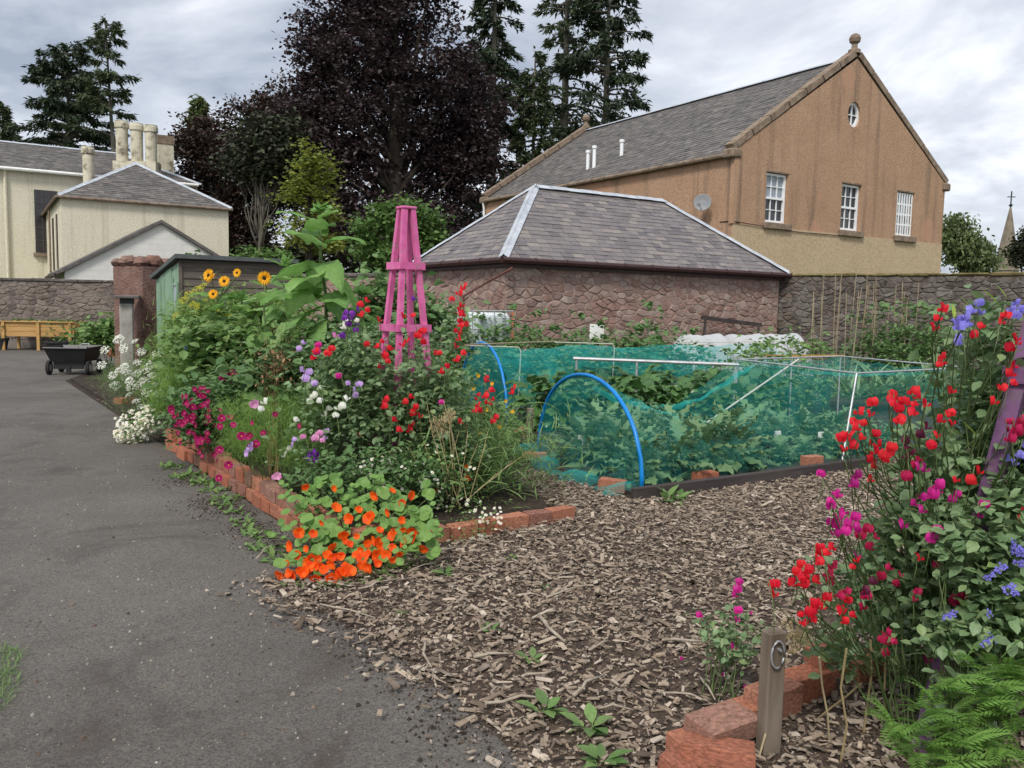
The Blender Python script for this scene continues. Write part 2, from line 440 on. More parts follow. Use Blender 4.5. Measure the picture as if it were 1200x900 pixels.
M_stone_red=vmat('red_sandstone',[(.22,.13,.105),(.27,.165,.135),(.33,.235,.195),(.19,.115,.10),(.38,.30,.255),(.25,.15,.12),(.30,.19,.155)],5,.4,.9,.7,45,bdist=.015,smear=(.33,.245,.21))
M_mort_red=pmat('pink_lime_mortar',[(.22,.145,.12),(.29,.20,.165),(.36,.27,.235)],3,.95,.5,50,c2=(.44,.37,.33),s2=.9)
M_stone_grey=vmat('grey_rubble',[(.068,.054,.044),(.12,.098,.080),(.088,.067,.054),(.17,.148,.125),(.075,.057,.046),(.125,.094,.074)],4,.6,.95,.8,40,bdist=.02,smear=(.20,.185,.165),sms=3.4)
M_mort_grey=pmat('dark_mortar',[(.055,.048,.043),(.10,.088,.078),(.17,.155,.14)],5,.95,.6,40,c2=(.26,.25,.235),s2=2.2)
M_stone_left=vmat('brown_rubble',[(.13,.105,.09),(.19,.155,.135),(.10,.08,.072),(.23,.19,.16),(.16,.12,.105)],5,.4,.95,.8,40,bdist=.02,smear=(.22,.19,.165))
M_mort_left=pmat('worn_mortar',[(.12,.10,.09),(.19,.165,.145),(.27,.24,.215)],3,.95,.6,40,c2=(.07,.06,.055),s2=.7)
M_moss=pmat('mossy_coping',[(.085,.07,.035),(.15,.12,.05),(.22,.19,.09)],6,.95,.8,35,bdist=.02)
M_cope=pmat('coping_stone',[(.06,.053,.048),(.12,.105,.095),(.19,.17,.15)],8,.95,.8,35,bdist=.02)
M_slate=vmat('purple_grey_slate',[(.125,.11,.115),(.165,.148,.15),(.105,.095,.10),(.20,.178,.17),(.15,.13,.135),(.23,.20,.18),(.135,.122,.13)],9,.25,.6,.3,60,spec=.45)
M_slate_d=vmat('dark_weathered_slate',[(.10,.093,.088),(.13,.12,.113),(.085,.08,.078),(.165,.15,.138),(.115,.105,.10)],4,.35,.75,.4,40,spec=.35)
M_lead=pmat('lead_flashing',[(.30,.33,.37),(.40,.43,.47),(.52,.55,.58)],4,.5,.15,20,spec=.5)
M_gutter=pmat('maroon_gutter',[(.035,.014,.014),(.055,.022,.02)],8,.5,.1,40,spec=.4)
M_blackline=pmat('rust_pipe',[(.10,.035,.03),(.15,.06,.05)],8,.6,.1,40)

# ---------------------------------------------------------------- outbuilding (pyramid-hipped slate roof)
W,D,EZ,RZ=8.1,3.9,2.56,4.36
ob=thing('stone_outbuilding','low red sandstone outbuilding with hipped slate roof and lead hips','outbuilding',(-.17,17,0),TH)
wall=Acc().add(*box(0,W,0,D,0,EZ)).obj('wall',M_mort_red,ob)
rects=rubble(W,2.1,(.15,.34),(.09,.155),5,z0=.5)
lay_stones(wall,rects,M_stone_red,.018,0,300,key=lambda q:-(q[2]+q[3])/2+.05*q[0],seed=4)
sr=rubble(D,EZ-.4,(.2,.45),(.12,.22),6,z0=.4)     # left flank: frame turned to face -x
flank=Acc().add(*box(0,.01,0,.01,0,.01)).obj('flank_masonry',M_mort_red,wall); flank.location=(0,D,0); flank.rotation_euler=(0,0,-math.pi/2)
ac=Acc(); r_=random.Random(9)
for q in sr:
    V,Fs,c=stone_mesh(q,.018*r_.uniform(.3,1.5),.008,r_); ac.add(np.array(V)+np.array([c[0],0,c[1]]),Fs,r_.random())
me=ac.mesh('flank_masonry',M_stone_red); flank.data=me; flank['kind']='stuff'
o_=.16; rise=RZ-EZ; hd=D/2+o_; slope=math.hypot(hd,rise)
roof=Acc()
z0=EZ+.02; c4=[(-o_,-o_,z0),(W+o_,-o_,z0),(W+o_,D+o_,z0),(-o_,D+o_,z0)]; rg=[(hd-o_,D/2,RZ),(W-hd+o_-.3,D/2,RZ)]
roof.add(c4+rg,[(0,1,5,4),(1,2,5),(2,3,4,5),(3,0,4),(0,3,2,1)])
roof=roof.obj('roof',M_slate_d,ob)
nF=Vector((0,-rise,hd)).normalized()
Lr=W-hd+o_-.3
lay_slates(roof,(-o_,-o_,z0),(1,0,0),nF,lambda b:hd*b/slope,lambda b:(W+2*o_)-(W+o_-Lr)*b/slope,slope-.02,.27,.145,M_slate,limit=300,seed=2,key=lambda q:q[0]*.6+abs(q[2]-1.2)*1.2)
nL=Vector((-rise,0,hd)).normalized()
lay_slates(roof,(-o_,D+o_,z0),(0,-1,0),nL,lambda b:hd*b/slope,lambda b:(D+2*o_)-hd*b/slope,slope-.05,.27,.145,M_slate,seed=3)
nR=Vector((rise,0,W+o_-Lr)).normalized()
lay_slates(roof,(W+o_,-o_,z0),(0,1,0),nR,lambda b:hd*b/2.9,lambda b:(D+2*o_)-hd*b/2.9,2.85,.3,.16,M_slate,seed=5)
def lead_strip(parent,p0,p1,width=.2,n=8,nm='lead_flashing',rad=.035):
    p0,p1=Vector(p0),Vector(p1); ac=Acc(); d=(p1-p0)
    side=d.cross(Vector((0,0,1))).normalized()
    for i in range(n):
        a=p0+d*(i/n); b=p0+d*((i+1)/n+.012); up=Vector((0,0,.008+.006*(i%2)))
        V=[];hh=-.35*width
        for q in (a,b):
            for (s_,h) in ((-1,hh),(-.22,.0),(0,.045),(.22,0),(1,hh)): V.append(tuple(q+side*(s_*width/2*1.0)+Vector((0,0,h*.62+.034))+up))
        Fs=[(k,k+1,k+6,k+5) for k in range(4)]
        ac.add(V,Fs,i/n)
    ac.obj(nm,M_lead,parent)
lead_strip(roof,c4[0],rg[0],.22,7); lead_strip(roof,c4[3],rg[0],.24,7); lead_strip(roof,rg[0],rg[1],.30,9,'ridge_flashing'); lead_strip(roof,c4[1],rg[1],.28,8)
# gutters: half-round
def gutter(parent,p0,p1,mat,rad=.06,name='gutter',brk=True):
    T=tube([p0,p1],rad,8); a=Acc().add(*T)
    d=Vector(p1)-Vector(p0); n=int(d.length/.75)
    for i in range(1,n): 
        q=Vector(p0)+d*(i/n); q2=q+d.normalized()*.03
        a.add(*tube([q,q2],rad*1.18,8))
    a.obj(name,mat,parent)
gutter(ob,(-o_-.05,-o_-.05,EZ-.03),(W+o_+.05,-o_-.05,EZ-.03),M_gutter); gutter(ob,(-o_-.05,D+o_,EZ-.03),(-o_-.05,-o_-.05,EZ-.032),M_gutter)
Acc().add(*box(-.1,W+.1,-.1,-.02,EZ-.16,EZ-.02)).obj('fascia',M_gutter,ob); Acc().add(*box(-.1,-.02,-.018,D,EZ-.16,EZ-.02)).obj('fascia',M_gutter,ob)
pa=P(601,314,16.78); pb=P(543,347,16.9)
inv=Matrix.Rotation(-TH,3,'Z')
def loc_of(p,base): return inv@(Vector(p)-Vector(base))
Acc().add(*tube([loc_of(pa,(-.17,17,0)),loc_of(pb,(-.17,17,0)),loc_of(pb,(-.17,17,0))+Vector((0,0,-1.6))],.03,8)).obj('downpipe',M_blackline,ob)

# ---------------------------------------------------------------- garden walls
def garden_wall(name,label,p0,p1,H,th,ms,mm,mc,wr,hr,seed,limit,cope='flat',key=None):
    p0,p1=Vector((*p0,0)),Vector((*p1,0)); d=p1-p0; Lg=d.length; rz=math.atan2(d.y,d.x)
    t=thing(name,label,'wall',p0,rz)
    Acc().add(*box(0,Lg,0,th,0,H)).obj('core',mm,t)
    lay_stones(t,rubble(Lg,H-.25,wr,hr,seed,z0=.25),ms,.022,0,limit,key=key,seed=seed)
    r=random.Random(seed); x=-.03
    while x<Lg:
        wd=r.uniform(.35,.8); x2=min(x+wd,Lg+.03)
        if cope=='flat': T=cbox(x+.004,x2-.004,-.06,th+.06,H,H+r.uniform(.075,.11),.015,.008,r)
        else: T=cbox(x+.004,x2-.004,-.05,th+.05,H,H+r.uniform(.06,.09),.025,.012,r)
        put('coping_stone',Acc().add(*T).mesh('coping_stone',mc),t); x=x2
    return t
garden_wall('garden_wall','dark lichened rubble garden wall with mossy top running from the outbuilding',(6.6,21.5),(13.4,16.7),2.5,.5,M_stone_grey,M_mort_grey,M_moss,(.13,.32),(.07,.14),21,300,'moss',key=lambda q:abs(q[0]-3)*.3-q[2])
garden_wall('garden_wall','brown rubble boundary wall with flat coping behind the wooden planter',(-24,26.2),(-10.6,27.0),2.12,.45,M_stone_left,M_mort_left,M_cope,(.16,.36),(.09,.16),22,300,'flat',key=lambda q:abs(q[0]-10)*.3)
garden_wall('garden_wall','red rubble wall between the shed and the outbuilding',(-10.6,26.9),(-2.4,20.6),2.3,.45,M_stone_red,M_mort_red,M_cope,(.2,.45),(.12,.2),23,150,'flat',key=lambda q:-q[2]-q[0]*.1)

# ---------------------------------------------------------------- harled hall (big gabled building)
def harl(name,base,spots,streaks=True,patch=None):
    m,t,N,L_=nodes(name); vec,oi=coords(N,L_)
    r=ramp(N,ev(base)); L_(noise(N,L_,vec,.9,7,.6),r.inputs[0]); c=r.outputs[0]
    sp=ramp(N,[(.35,(.72,.72,.72)),(.5,(1,1,1)),(.68,(1.22,1.22,1.22))]); L_(noise(N,L_,vec,24,3,.75),sp.inputs[0])
    c=mixc(N,L_,1.0,c,sp.outputs[0],'MULTIPLY')
    if streaks:      # rain streaks: noise squeezed along z
        mp=N('ShaderNodeMapping'); mp.inputs['Scale'].default_value=(1.5,1.5,.09); L_(vec,mp.inputs[0])
        s=ramp(N,[(.52,(0,0,0)),(.72,(.75,.75,.75))]); L_(noise(N,L_,mp.outputs[0],1.5,6,.62),s.inputs[0]); c=mixc(N,L_,s.outputs[0],c,spots)
    if patch:
        s=ramp(N,[(.62,(0,0,0)),(.635,(1,1,1))]); L_(noise(N,L_,vec,.55,3,.45),s.inputs[0]); c=mixc(N,L_,math_(N,L_,'MULTIPLY',s.outputs[0],.75),c,patch)
    nrm=bumpn(N,L_,noise(N,L_,vec,28,4,.7),.9,.03)
    fin(N,L_,prin(N,L_,c,.95,.15,nrm).outputs[0]); return m
M_harl=harl('orange_harling',[(.31,.19,.12),(.40,.25,.16),(.45,.29,.19),(.37,.24,.155)],(.13,.10,.08),True,(.47,.27,.18))
M_harl_lo=harl('cream_harling',[(.43,.325,.205),(.50,.385,.25),(.54,.42,.28)],(.25,.19,.12),False)
M_cream=harl('cream_ashlar_paint',[(.62,.575,.44),(.69,.645,.51),(.74,.70,.57)],(.42,.39,.28),True)
M_white=pmat('white_paint',[(.62,.62,.59),(.74,.74,.71),(.80,.80,.78)],3,.6,.1,30)
M_upvc=pmat('white_frame',[(.76,.77,.78),(.82,.83,.84)],5,.4,.0)
M_sand=pmat('weathered_sandstone',[(.13,.095,.07),(.22,.165,.12),(.31,.24,.18)],5,.95,.6,30)
M_glass=pmat('window_glass',[(.010,.012,.015),(.03,.035,.04)],2,.08,0,spec=.6)
M_curtain=pmat('net_curtain',[(.20,.24,.28),(.32,.37,.42)],4,.25,0,stretch=(6,1,1),spec=.5)
M_dish=pmat('grey_dish',[(.19,.2,.21),(.25,.26,.27)],4,.5,.05)
GW,GL,GE,GA=11.1,15.1,6.40,10.10; gb=(6.63,26,0)
hall=thing('harled_hall','tall orange harled hall with slate roof, stone finial and three gable windows','building',gb,TH)
def wall_with_holes(outer,holes,y,th,mat,parent,name='wall',flip=False):
    """outer / holes in (x,z), front at y, reveals th deep"""
    loops=[[Vector((x,z,0)) for x,z in outer]]+[[Vector((x,z,0)) for x,z in h] for h in holes]
    flat=[p for l in loops for p in l]; tri=tessellate_polygon(loops)
    V=[(p.x,y,p.y) for p in flat]; Fs=[]
    for t in tri:
        a,b,c=[Vector(V[i]) for i in t]
        Fs.append(t if ((b-a).cross(c-a)).y<0 else t[::-1])
    ac=Acc().add(V,Fs)
    for h in holes:
        n=len(h); vv=[(x,y,z) for x,z in h]+[(x,y+th,z) for x,z in h]
        ac.add(vv,[(k,(k+1)%n,n+(k+1)%n,n+k) for k in range(n)])
    return ac.obj(name,mat,parent)
WN=[(1.42,2.43,4.42,5.98),(5.12,6.15,4.42,5.98),(8.2,9.2,4.42,5.98)]
octo=[(5.55+.34*math.cos(2*math.pi*k/20),8.27+.42*math.sin(2*math.pi*k/20)) for k in range(20)]
SPL=4.28
gw=wall_with_holes([(0,SPL),(GW,SPL),(GW,GE+.1),(GW/2,GA),(0,GE+.1)],[[(a,c),(b,c),(b,d),(a,d)] for a,b,c,d in WN]+[octo],0,.28,M_harl,hall,'gable_wall')
Acc().add(*box(0,GW,-.03,.3,0,SPL)).obj('lower_gable_wall',M_harl_lo,hall)
Acc().add([(0,.29,SPL),(GW,.29,SPL),(GW,.29,GE),(GW/2,.29,GA-.1),(0,.29,GE)],[(0,1,2,3,4)]).obj('gable_backing',M_glass,hall)
Acc().add(*box(-.004,.3,.01,GL,0,GE)).obj('side_wall',M_harl,hall)
Acc().add(*box(GW-.3,GW-.003,.3,GL,0,GE)).obj('side_wall',M_harl,hall)
Acc().add([(0.004,GL,0),(GW-.004,GL,0),(GW-.004,GL,GE),(GW/2,GL,GA),(0.004,GL,GE)],[(4,3,2,1,0)]).obj('rear_gable_wall',M_harl,hall)
Acc().add(*box(-.05,.25,-.05,.12,SPL,GE+.05)).obj('corner_pilaster',M_harl,hall)
sl_=math.hypot(GW/2,GA-GE); rf=Acc()
ov=.12
V=[(-ov,.05,GE-.02),(GW+ov,.05,GE-.02),(GW/2,.05,GA+.04),(-ov,GL-.02,GE-.02),(GW+ov,GL-.02,GE-.02),(GW/2,GL-.02,GA+.04)]
hroof=rf.add(V,[(0,2,5,3),(1,4,5,2),(0,3,4,1)]).obj('roof',M_slate_d,hall)
s2=math.hypot(GW/2+ov,GA-GE+.06); nL=Vector((-(GA-GE+.06),0,GW/2+ov)).normalized()
lay_slates(hroof,(-ov,GL-.1,GE-.02),(0,-1,0),nL,lambda b:0,lambda b:GL-.35,s2-.02,.34,.19,M_slate_d,seed=8,th=.016)
def skew(parent,p0,p1,wd=.34,ht=.2,n=7):
    p0,p1=Vector(p0),Vector(p1); d=p1-p0
    for i in range(n):
        a=p0+d*(i/n+.003); b=p0+d*((i+1)/n-.003)
        put('coping_stone',Acc().add(*beam(a,b,wd,ht*random.uniform(.94,1.06),side=(0,1,0))).mesh('coping_stone',M_sand),parent)
for yy in (.14,GL-.14):
    skew(hall,(-.12,yy,GE+.16),(GW/2-.1,yy,GA+.16)); skew(hall,(GW+.12,yy,GE+.16),(GW/2+.1,yy,GA+.16))
    for xx in (-.02,GW+.02): Acc().add(*cbox(xx-.2,xx+.2,yy-.24,yy+.2,GE-.16,GE+.12,.04)).obj('skewputt',M_sand,hall)
    fz=GA+.18
    Acc().add(*shift(lathe([(.2,0),(.2,.12),(.1,.18),(.09,.32),(.17,.38),(.19,.5),(.15,.6),(.05,.66)],14),(GW/2,yy,fz))).obj('finial',M_sand,hall,smooth=False)
lead_strip(hroof,(GW/2,.3,GA+.06),(GW/2,GL-.3,GA+.06),.3,12,'ridge_flashing')
gutter(hall,(-ov-.04,.1,GE-.06),(-ov-.04,GL,GE-.06),M_sand,.07)
Acc().add(*tube([(-.16,GL-.2,GE-.1),(-.1,GL-.2,GE-.5),(-.1,GL-.2,0)],.05,8)).obj('downpipe',M_white,hall)
for (yy,b,h) in ((8.6,1.25,.62),(8.25,1.3,.72),(7.3,2.0,.5)):
    x=-ov+b*(GW/2+ov)/s2; z=GE+b*(GA-GE)/s2
    v=Acc().add(*shift(lathe([(.07,-.1),(.07,h),(.1,h),(.1,h+.1),(.02,h+.12)],10),(x,yy,z))).obj('roof_vent',M_upvc,hroof)
def sash(parent,x0,x1,z0,z1,y,cols=3,rows=4,curtain=True):
    fw=.07; o=Acc()
    for (a,b,c,d) in ((x0,x0+fw,z0,z1),(x1-fw,x1,z0,z1),(x0+fw,x1-fw,z0,z0+fw),(x0+fw,x1-fw,z1-fw,z1)): o.add(*box(a,b,y-.05,y+.05,c,d))
    zm=(z0+z1)/2; o.add(*box(x0+fw,x1-fw,y-.045,y+.04,zm-.035,zm+.035))
    wi=Acc().add(*box(x0-.02,x1+.02,y+.07,y+.09,z0-.02,z1+.02)).obj('window',M_glass,parent)
    o.obj('frame',M_upvc,wi)
    xs=np.linspace(x0+fw,x1-fw,cols+1); zs=list(np.linspace(z0+fw,zm-.035,rows//2+1))+list(np.linspace(zm+.035,z1-fw,rows//2+1))
    bars=Acc()
    for x in xs[1:-1]: bars.add(*box(x-.012,x+.012,y-.02,y+.02,z0+fw,z1-fw))
    for k in (1,rows//2+2): bars.add(*box(x0+fw,x1-fw,y-.018,y+.018,zs[k]-.012,zs[k]+.012))
    bars.obj('glazing_bars',M_upvc,wi)
    for i in range(cols):
        for j in range(rows):
            jj=j if j<rows//2 else j+1
            put('pane',Acc().add(*box(xs[i]+.002,xs[i+1]-.002,y+.022,y+.03,zs[jj]+.002,zs[jj+1]-.002)).mesh('pane',M_curtain if (j>=rows//2 and curtain) else M_glass),wi)
    return wi
for i,(a,b,c,d) in enumerate(WN):
    if i<2: sash(hall,a+.02,b-.02,c+.02,d-.02,.14,curtain=(i==0))
    else:
        wi=sash(hall,a+.02,b-.02,c+.02,d-.02,.2,curtain=True)
        for k in range(7):
            x=a+.06+(b-a-.12)*k/6; put('grille_bar',Acc().add(*box(x-.022,x+.022,.03,.06,c+.03,d-.03)).mesh('grille_bar',M_upvc),wi)
        for k in range(5):
            z=c+.06+(d-c-.12)*k/4; put('grille_bar',Acc().add(*box(a+.03,b-.03,.062,.085,z-.025,z+.025)).mesh('grille_bar',M_upvc),wi)
    put('sill',Acc().add(*cbox(a-.12,b+.12,-.14,.15,c-.2,c-.005,.015)).mesh('sill',M_sand),hall)
    put('lintel',Acc().add(*box(a-.03,b+.03,-.012,.1,d+.002,d+.05)).mesh('lintel',M_sand),hall)
rw=Acc()
for (r0,r1,y0,y1) in ((.27,.345,.08,.16),):
    n=24;V=[];Fs=[]
    for k in range(n):
        a=2*math.pi*k/n
        for r in (r0,r1):
            for y in (y0,y1): V.append((5.55+r*math.cos(a),y,8.27+r*1.22*math.sin(a)))
    for k in range(n):
        k2=(k+1)%n; a=4*k;b=4*k2
        Fs+= [(a,a+2,b+2,b),(a+1,b+1,b+3,a+3),(a,b,b+1,a+1)]
    rw.add(V,Fs)
rwo=Acc().add(*box(5.2,5.9,.17,.18,7.82,8.72)).obj('round_window',M_glass,hall)
rw.obj('frame',M_upvc,rwo); Acc().add(*box(5.535,5.565,.1,.15,7.92,8.62)).add(*box(5.26,5.84,.105,.145,8.255,8.285)).obj('glazing_bars',M_upvc,rwo)
# satellite dish, cable
ds=thing('satellite_dish','round grey satellite dish fixed high on the hall\'s side wall','satellite dish',Vector(gb)+Matrix.Rotation(TH,3,'Z')@Vector((0,1.0,4.95)),TH)
prof=[(.02,0),(.12,.012),(.2,.03),(.27,.05),(.255,.052),(.19,.036),(.1,.018)]; T=lathe(prof,20); Mx=Vector((-.76,-.60,.22)).to_track_quat('Z','Y').to_matrix()
Acc().add([tuple(Mx@Vector(v)+Vector((-.4,-.1,0))) for v in T[0]],T[1]).obj('dish',M_dish,ds)
Acc().add(*tube([(0,0,0),(-.22,-.05,0),(-.38,-.1,0)],.025,6)).obj('bracket',M_dish,ds); Acc().add(*tube([(-.4,-.1,-.25),(-.7,-.25,-.1)],.012,6)).add(*box(-.76,-.68,-.3,-.22,-.14,-.06)).obj('receiver_arm',M_dish,ds)
Acc().add(*tube([(-.02,.5,4.36),(-.02,-.02,4.35),(.1,-.07,4.33),(3,-.06,4.2),(5,-.06,4.22)],.014,5)).obj('cable',M_gutter,hall)

# ---------------------------------------------------------------- cream house
hb=(-19.2,36,0); HW,HD,HE,HR=6.9,9.4,5.9,8.05
house=thing('cream_house','cream painted house wing with shallow hipped slate roof beyond the boundary wall','house',hb,TH)
M_win_dark=pmat('dark_window',[(.02,.018,.02),(.05,.045,.045)],3,.15,0,spec=.5)
Acc().add(*box(0,HW,0,HD,0,HE)).obj('wall',M_cream,house)
r0=.15; hr=HW/2+r0; s3=math.hypot(hr,HR-HE)
V=[(-r0,-r0,HE),(HW+r0,-r0,HE),(HW+r0,HD,HE),(-r0,HD,HE),(HW/2,HW/2,HR),(HW/2,HD,HR)]
hr_=Acc().add(V,[(0,1,4),(1,2,5,4),(3,0,4,5),(0,3,2,1)]).obj('roof',M_slate_d,house)
lay_slates(hr_,V[0],(1,0,0),Vector((0,-(HR-HE),hr)),lambda b:hr*b/s3,lambda b:HW+2*r0-hr*b/s3,s3-.03,.36,.2,M_slate_d,seed=11,th=.02)
lay_slates(hr_,V[3],(0,-1,0),Vector((-(HR-HE),0,hr)),lambda b:0,lambda b:HD+r0-hr*b/s3,s3-.03,.36,.2,M_slate_d,seed=12,th=.02)
lead_strip(hr_,V[0],V[4],.28,6); lead_strip(hr_,V[1],V[4],.28,6); lead_strip(hr_,V[4],V[5],.28,4,'ridge_flashing')
gutter(house,(-r0-.03,-r0-.03,HE-.05),(HW+r0,-r0-.03,HE-.05),M_sand,.06); gutter(house,(-r0-.03,HD,HE-.05),(-r0-.03,-r0,HE-.05),M_sand,.06)
for yy in (2.0,4.2): put('window',Acc().add(*box(-.05,.02,yy,yy+.5,2.9,5.3)).mesh('window',M_win_dark),house)
Acc().add(*tube([(-.12,HD*.55,HE-.1),(-.12,HD*.55,1)],.05,6)).obj('downpipe',M_sand,house)
# main block
MB=(-24.2,43.9,0); mbx=thing('cream_mansion','taller cream mansion block with tall dark window and round chimneys','house',MB,TH)
ME_=8.06; x0,x1,dp=-9,7.5,8
Acc().add(*box(x0,x1,0,dp,0,ME_)).obj('wall',M_cream,mbx)
V=[(x0-.2,-.25,ME_),(x1+.2,-.25,ME_),(x1+.2,dp+.2,ME_),(x0-.2,dp+.2,ME_),(x0+3.5,dp/2,9.95),(x1-3.5,dp/2,9.95)]
mr=Acc().add(V,[(0,1,5,4),(1,2,5),(2,3,4,5),(3,0,4),(0,3,2,1)]).obj('roof',M_slate_d,mbx)
s4=math.hypot(dp/2+.25,1.89)
lay_slates(mr,V[0],(1,0,0),Vector((0,-1.89,dp/2+.25)),lambda b:3.7*b/s4,lambda b:x1-x0+.4-3.7*b/s4,s4-.03,.4,.22,M_slate_d,seed=13,th=.02)
lead_strip(mr,V[4],V[5],.3,14,'ridge_flashing'); lead_strip(mr,V[1],V[5],.3,5); lead_strip(mr,(-3.2,-.25,ME_+.05),(-6.5,dp/2,9.97),.3,5)
gutter(mbx,(x0,-.3,ME_-.05),(x1,-.3,ME_-.05),M_white,.09)
k=lambda px:((px-600)/F*MB[1]-MB[0])/(B2.x-(px-600)/F*B2.y)
wa,wb=k(44),k(71)
wi=put('tall_window',Acc().add(*box(wa,wb,-.06,.1,3.9,7.1)).mesh('tall_window',M_win_dark),mbx)
put('sill',Acc().add(*box(wa-.1,wb+.1,-.2,.05,3.72,3.9)).mesh('sill',M_sand),wi)
gbars=Acc()
for q in range(1,3): x=wa+(wb-wa)*q/3; gbars.add(*box(x-.02,x+.02,-.09,-.055,3.95,7.05))
for q in range(1,5): z=3.9+3.2*q/5; gbars.add(*box(wa+.03,wb-.03,-.085,-.056,z-.02,z+.02))
gbars.obj('glazing_bars',pmat('brown_bar',[(.06,.05,.05),(.09,.08,.08)]),wi)
xp=k(11); Acc().add(*tube([(xp,-.1,ME_-.1),(xp,-.1,0)],.08,8)).obj('downpipe',M_cream,mbx)
M_potstain=pmat('stained_chimney',[(.42,.38,.28),(.56,.52,.40),(.64,.60,.47)],3,.9,.4,25,c2=(.16,.135,.10),s2=2.4)
def pot(px,ptop,pbot,d,rad,nm='chimney'):
    b=P(px,pbot,d); tz=P(px,ptop,d).z; lp=inv@(b-Vector(MB)); h=tz-b.z
    T=lathe([(rad*1.0,-1.2),(rad*1.0,h-.45),(rad*1.02,h-.4),(rad*1.2,h-.36),(rad*1.2,h-.12),(rad*1.1,h-.08),(rad*1.1,h),(rad*.8,h)],18)
    return Acc().add(*shift(T,lp)).obj(nm,M_potstain,mbx)
pot(104,172,215,44.3,.27)
for px,pt in ((143.5,142),(161,145),(177.5,147)): pot(px,pt,192,46.5,.31)
b0=inv@(P(136,206,46.5)-Vector(MB)); b1=inv@(P(186,206,46.5)-Vector(MB)); cz=P(160,190,46.5).z
Acc().add(*beam((b0.x,b0.y,(cz+b0.z)/2-.4),(b1.x,b1.y,(cz+b0.z)/2-.4),.75,cz-b0.z+.8)).obj('chimney_base',M_potstain,mbx)
b0=inv@(P(193,175,50)-Vector(MB)); Acc().add(*box(b0.x-.42,b0.x+.42,b0.y-.42,b0.y+.42,8.5,P(193,170,50).z)).obj('chimney',M_potstain,mbx)
Acc().add(*box(b0.x-.46,b0.x+.46,b0.y-.46,b0.y+.46,P(193,170,50).z,P(193,160,50).z)).obj('chimney_cap',M_sand,mbx)
# white lean-to gable
lb=P(78,400,31); lb.z=0; lw=thing('white_outhouse','low white painted block outhouse gable with dark verge in front of the cream wing','outhouse',lb,TH)
kk=lambda px:((px-600)/F*lb.y-lb.x)/(B2.x-(px-600)/F*B2.y)
xa=kk(190); za=P(190,262,lb.y+xa*B2.y).z; ze=P(80,318,31).z; xe=2*xa
M_block=pmat('white_blockwork',[(.64,.63,.59),(.70,.69,.65),(.74,.73,.69)],2,.8,.3,20)
ac=Acc(); V=[(0,0,0),(xe,0,0),(xe,0,ze),(xa,0,za),(0,0,ze)]; V+=[(x,5,z) for x,y,z in V]
ac.add(V,[(0,1,2,3,4),(9,8,7,6,5),(0,4,9,5),(1,6,7,2)]).obj('wall',M_block,lw)
ac=Acc()
for sgn,(xx,zz) in ((-1,(-.25,ze-.14)),(1,(xe+.25,ze-.14))):
    vv=[(xx,-.15,zz+.01),(xa,-.15,za+.01),(xa,5,za+.01),(xx,5,zz+.01)]; vv+=[(x,y,z+.13) for x,y,z in vv]
    ac.add(vv,[(3,2,1,0),(4,5,6,7),(0,1,5,4),(2,3,7,6),(0,4,7,3),(1,2,6,5)])
ac.obj('roof',M_slate_d,lw); gutter(lw,(-.3,-.15,ze-.15),(-.3,5,ze-.15),M_gutter,.07)
# block courses as shallow raised blocks
bl=Acc(); r=random.Random(4); zc=ze-.6; row=0
while zc<za:
    half=(za-zc-.22)/(za-ze)*xa; half=min(half,xa); x=xa-half+.05
    while x<xa+half-.1:
        x2=min(x+.6-(.3 if row%2 and x==xa-half+.05 else 0),xa+half-.05); bl.add(*box(x+.003,x2-.003,-.006,.01,zc+.003,zc+.217),r.random()); x=x2
    zc+=.22; row+=1
tag(bl.obj('blocks',M_block,lw),kind='stuff')

# ---------------------------------------------------------------- church spire
M_spire=pmat('spire_stone',[(.13,.11,.085),(.19,.16,.12),(.24,.20,.15)],.8,.9,.5,6)
sp=P(1178,330,120); sp.z=0; tip=P(1179,243,120).z; sb=P(1178,318,120).z; rad=(P(1192,308,120).x-P(1166,308,120).x)/2*1.05
spire=thing('church_spire','slender stone church spire topped by an iron cross, far beyond the wall','church spire',sp)
Acc().add(*lathe([(rad,0),(rad,sb),(rad*1.08,sb+.1),(rad*1.0,sb+.4),(.12,tip)],8)).obj('spire',M_spire,spire)
M_iron=pmat('dark_iron',[(.03,.03,.03),(.05,.05,.05)])
zt=P(1181,224,120).z; ar=zt-(zt-tip)*.35
Acc().add(*tube([(0,0,tip-.3),(0,0,zt)],.09,5)).add(*tube([(-.55,0,ar),(.55,0,ar)],.07,5)).add(*shift(lathe([(.1,-.2),(.3,0),(.1,.2)],8),(0,0,tip+.3))).obj('cross',M_iron,spire)

# ================================================================ TREES
DIA=([(0,0,0),(.34,.45,.06),(0,1,-.08),(-.34,.45,.06)],[(0,1,2),(0,2,3)])
SPRAY=([(0,0,0),(.10,.3,.0),(.0,1,-.10),(-.10,.3,.0)],[(0,1,2),(0,2,3)])
def ell_points(ells,n,sub=.5,per=40,shell=.45):
    """clumped points in a set of ellipsoids (center, radii)"""
    wts=np.array([r[0]*r[2] for c,r in ells]); wts=wts/wts.sum(); nc=max(1,n//per)
    ids=rng.choice(len(ells),nc,p=wts)
    C=np.array([tuple(c) for c,r in ells])[ids]; Rr=np.array([r for c,r in ells])[ids]
    u=rng.normal(size=(nc,3)); u/=np.linalg.norm(u,axis=1)[:,None]
    rad=(shell+(1-shell)*rng.random(nc)**.7)*rng.uniform(.8,1.08,nc)
    cc=C+u*Rr*rad[:,None]
    pts=np.repeat(cc,per,0)+rng.normal(size=(nc*per,3))*sub*np.array([1,1,.55])*np.repeat(rng.uniform(.5,1.3,nc),per)[:,None]
    return pts,cc
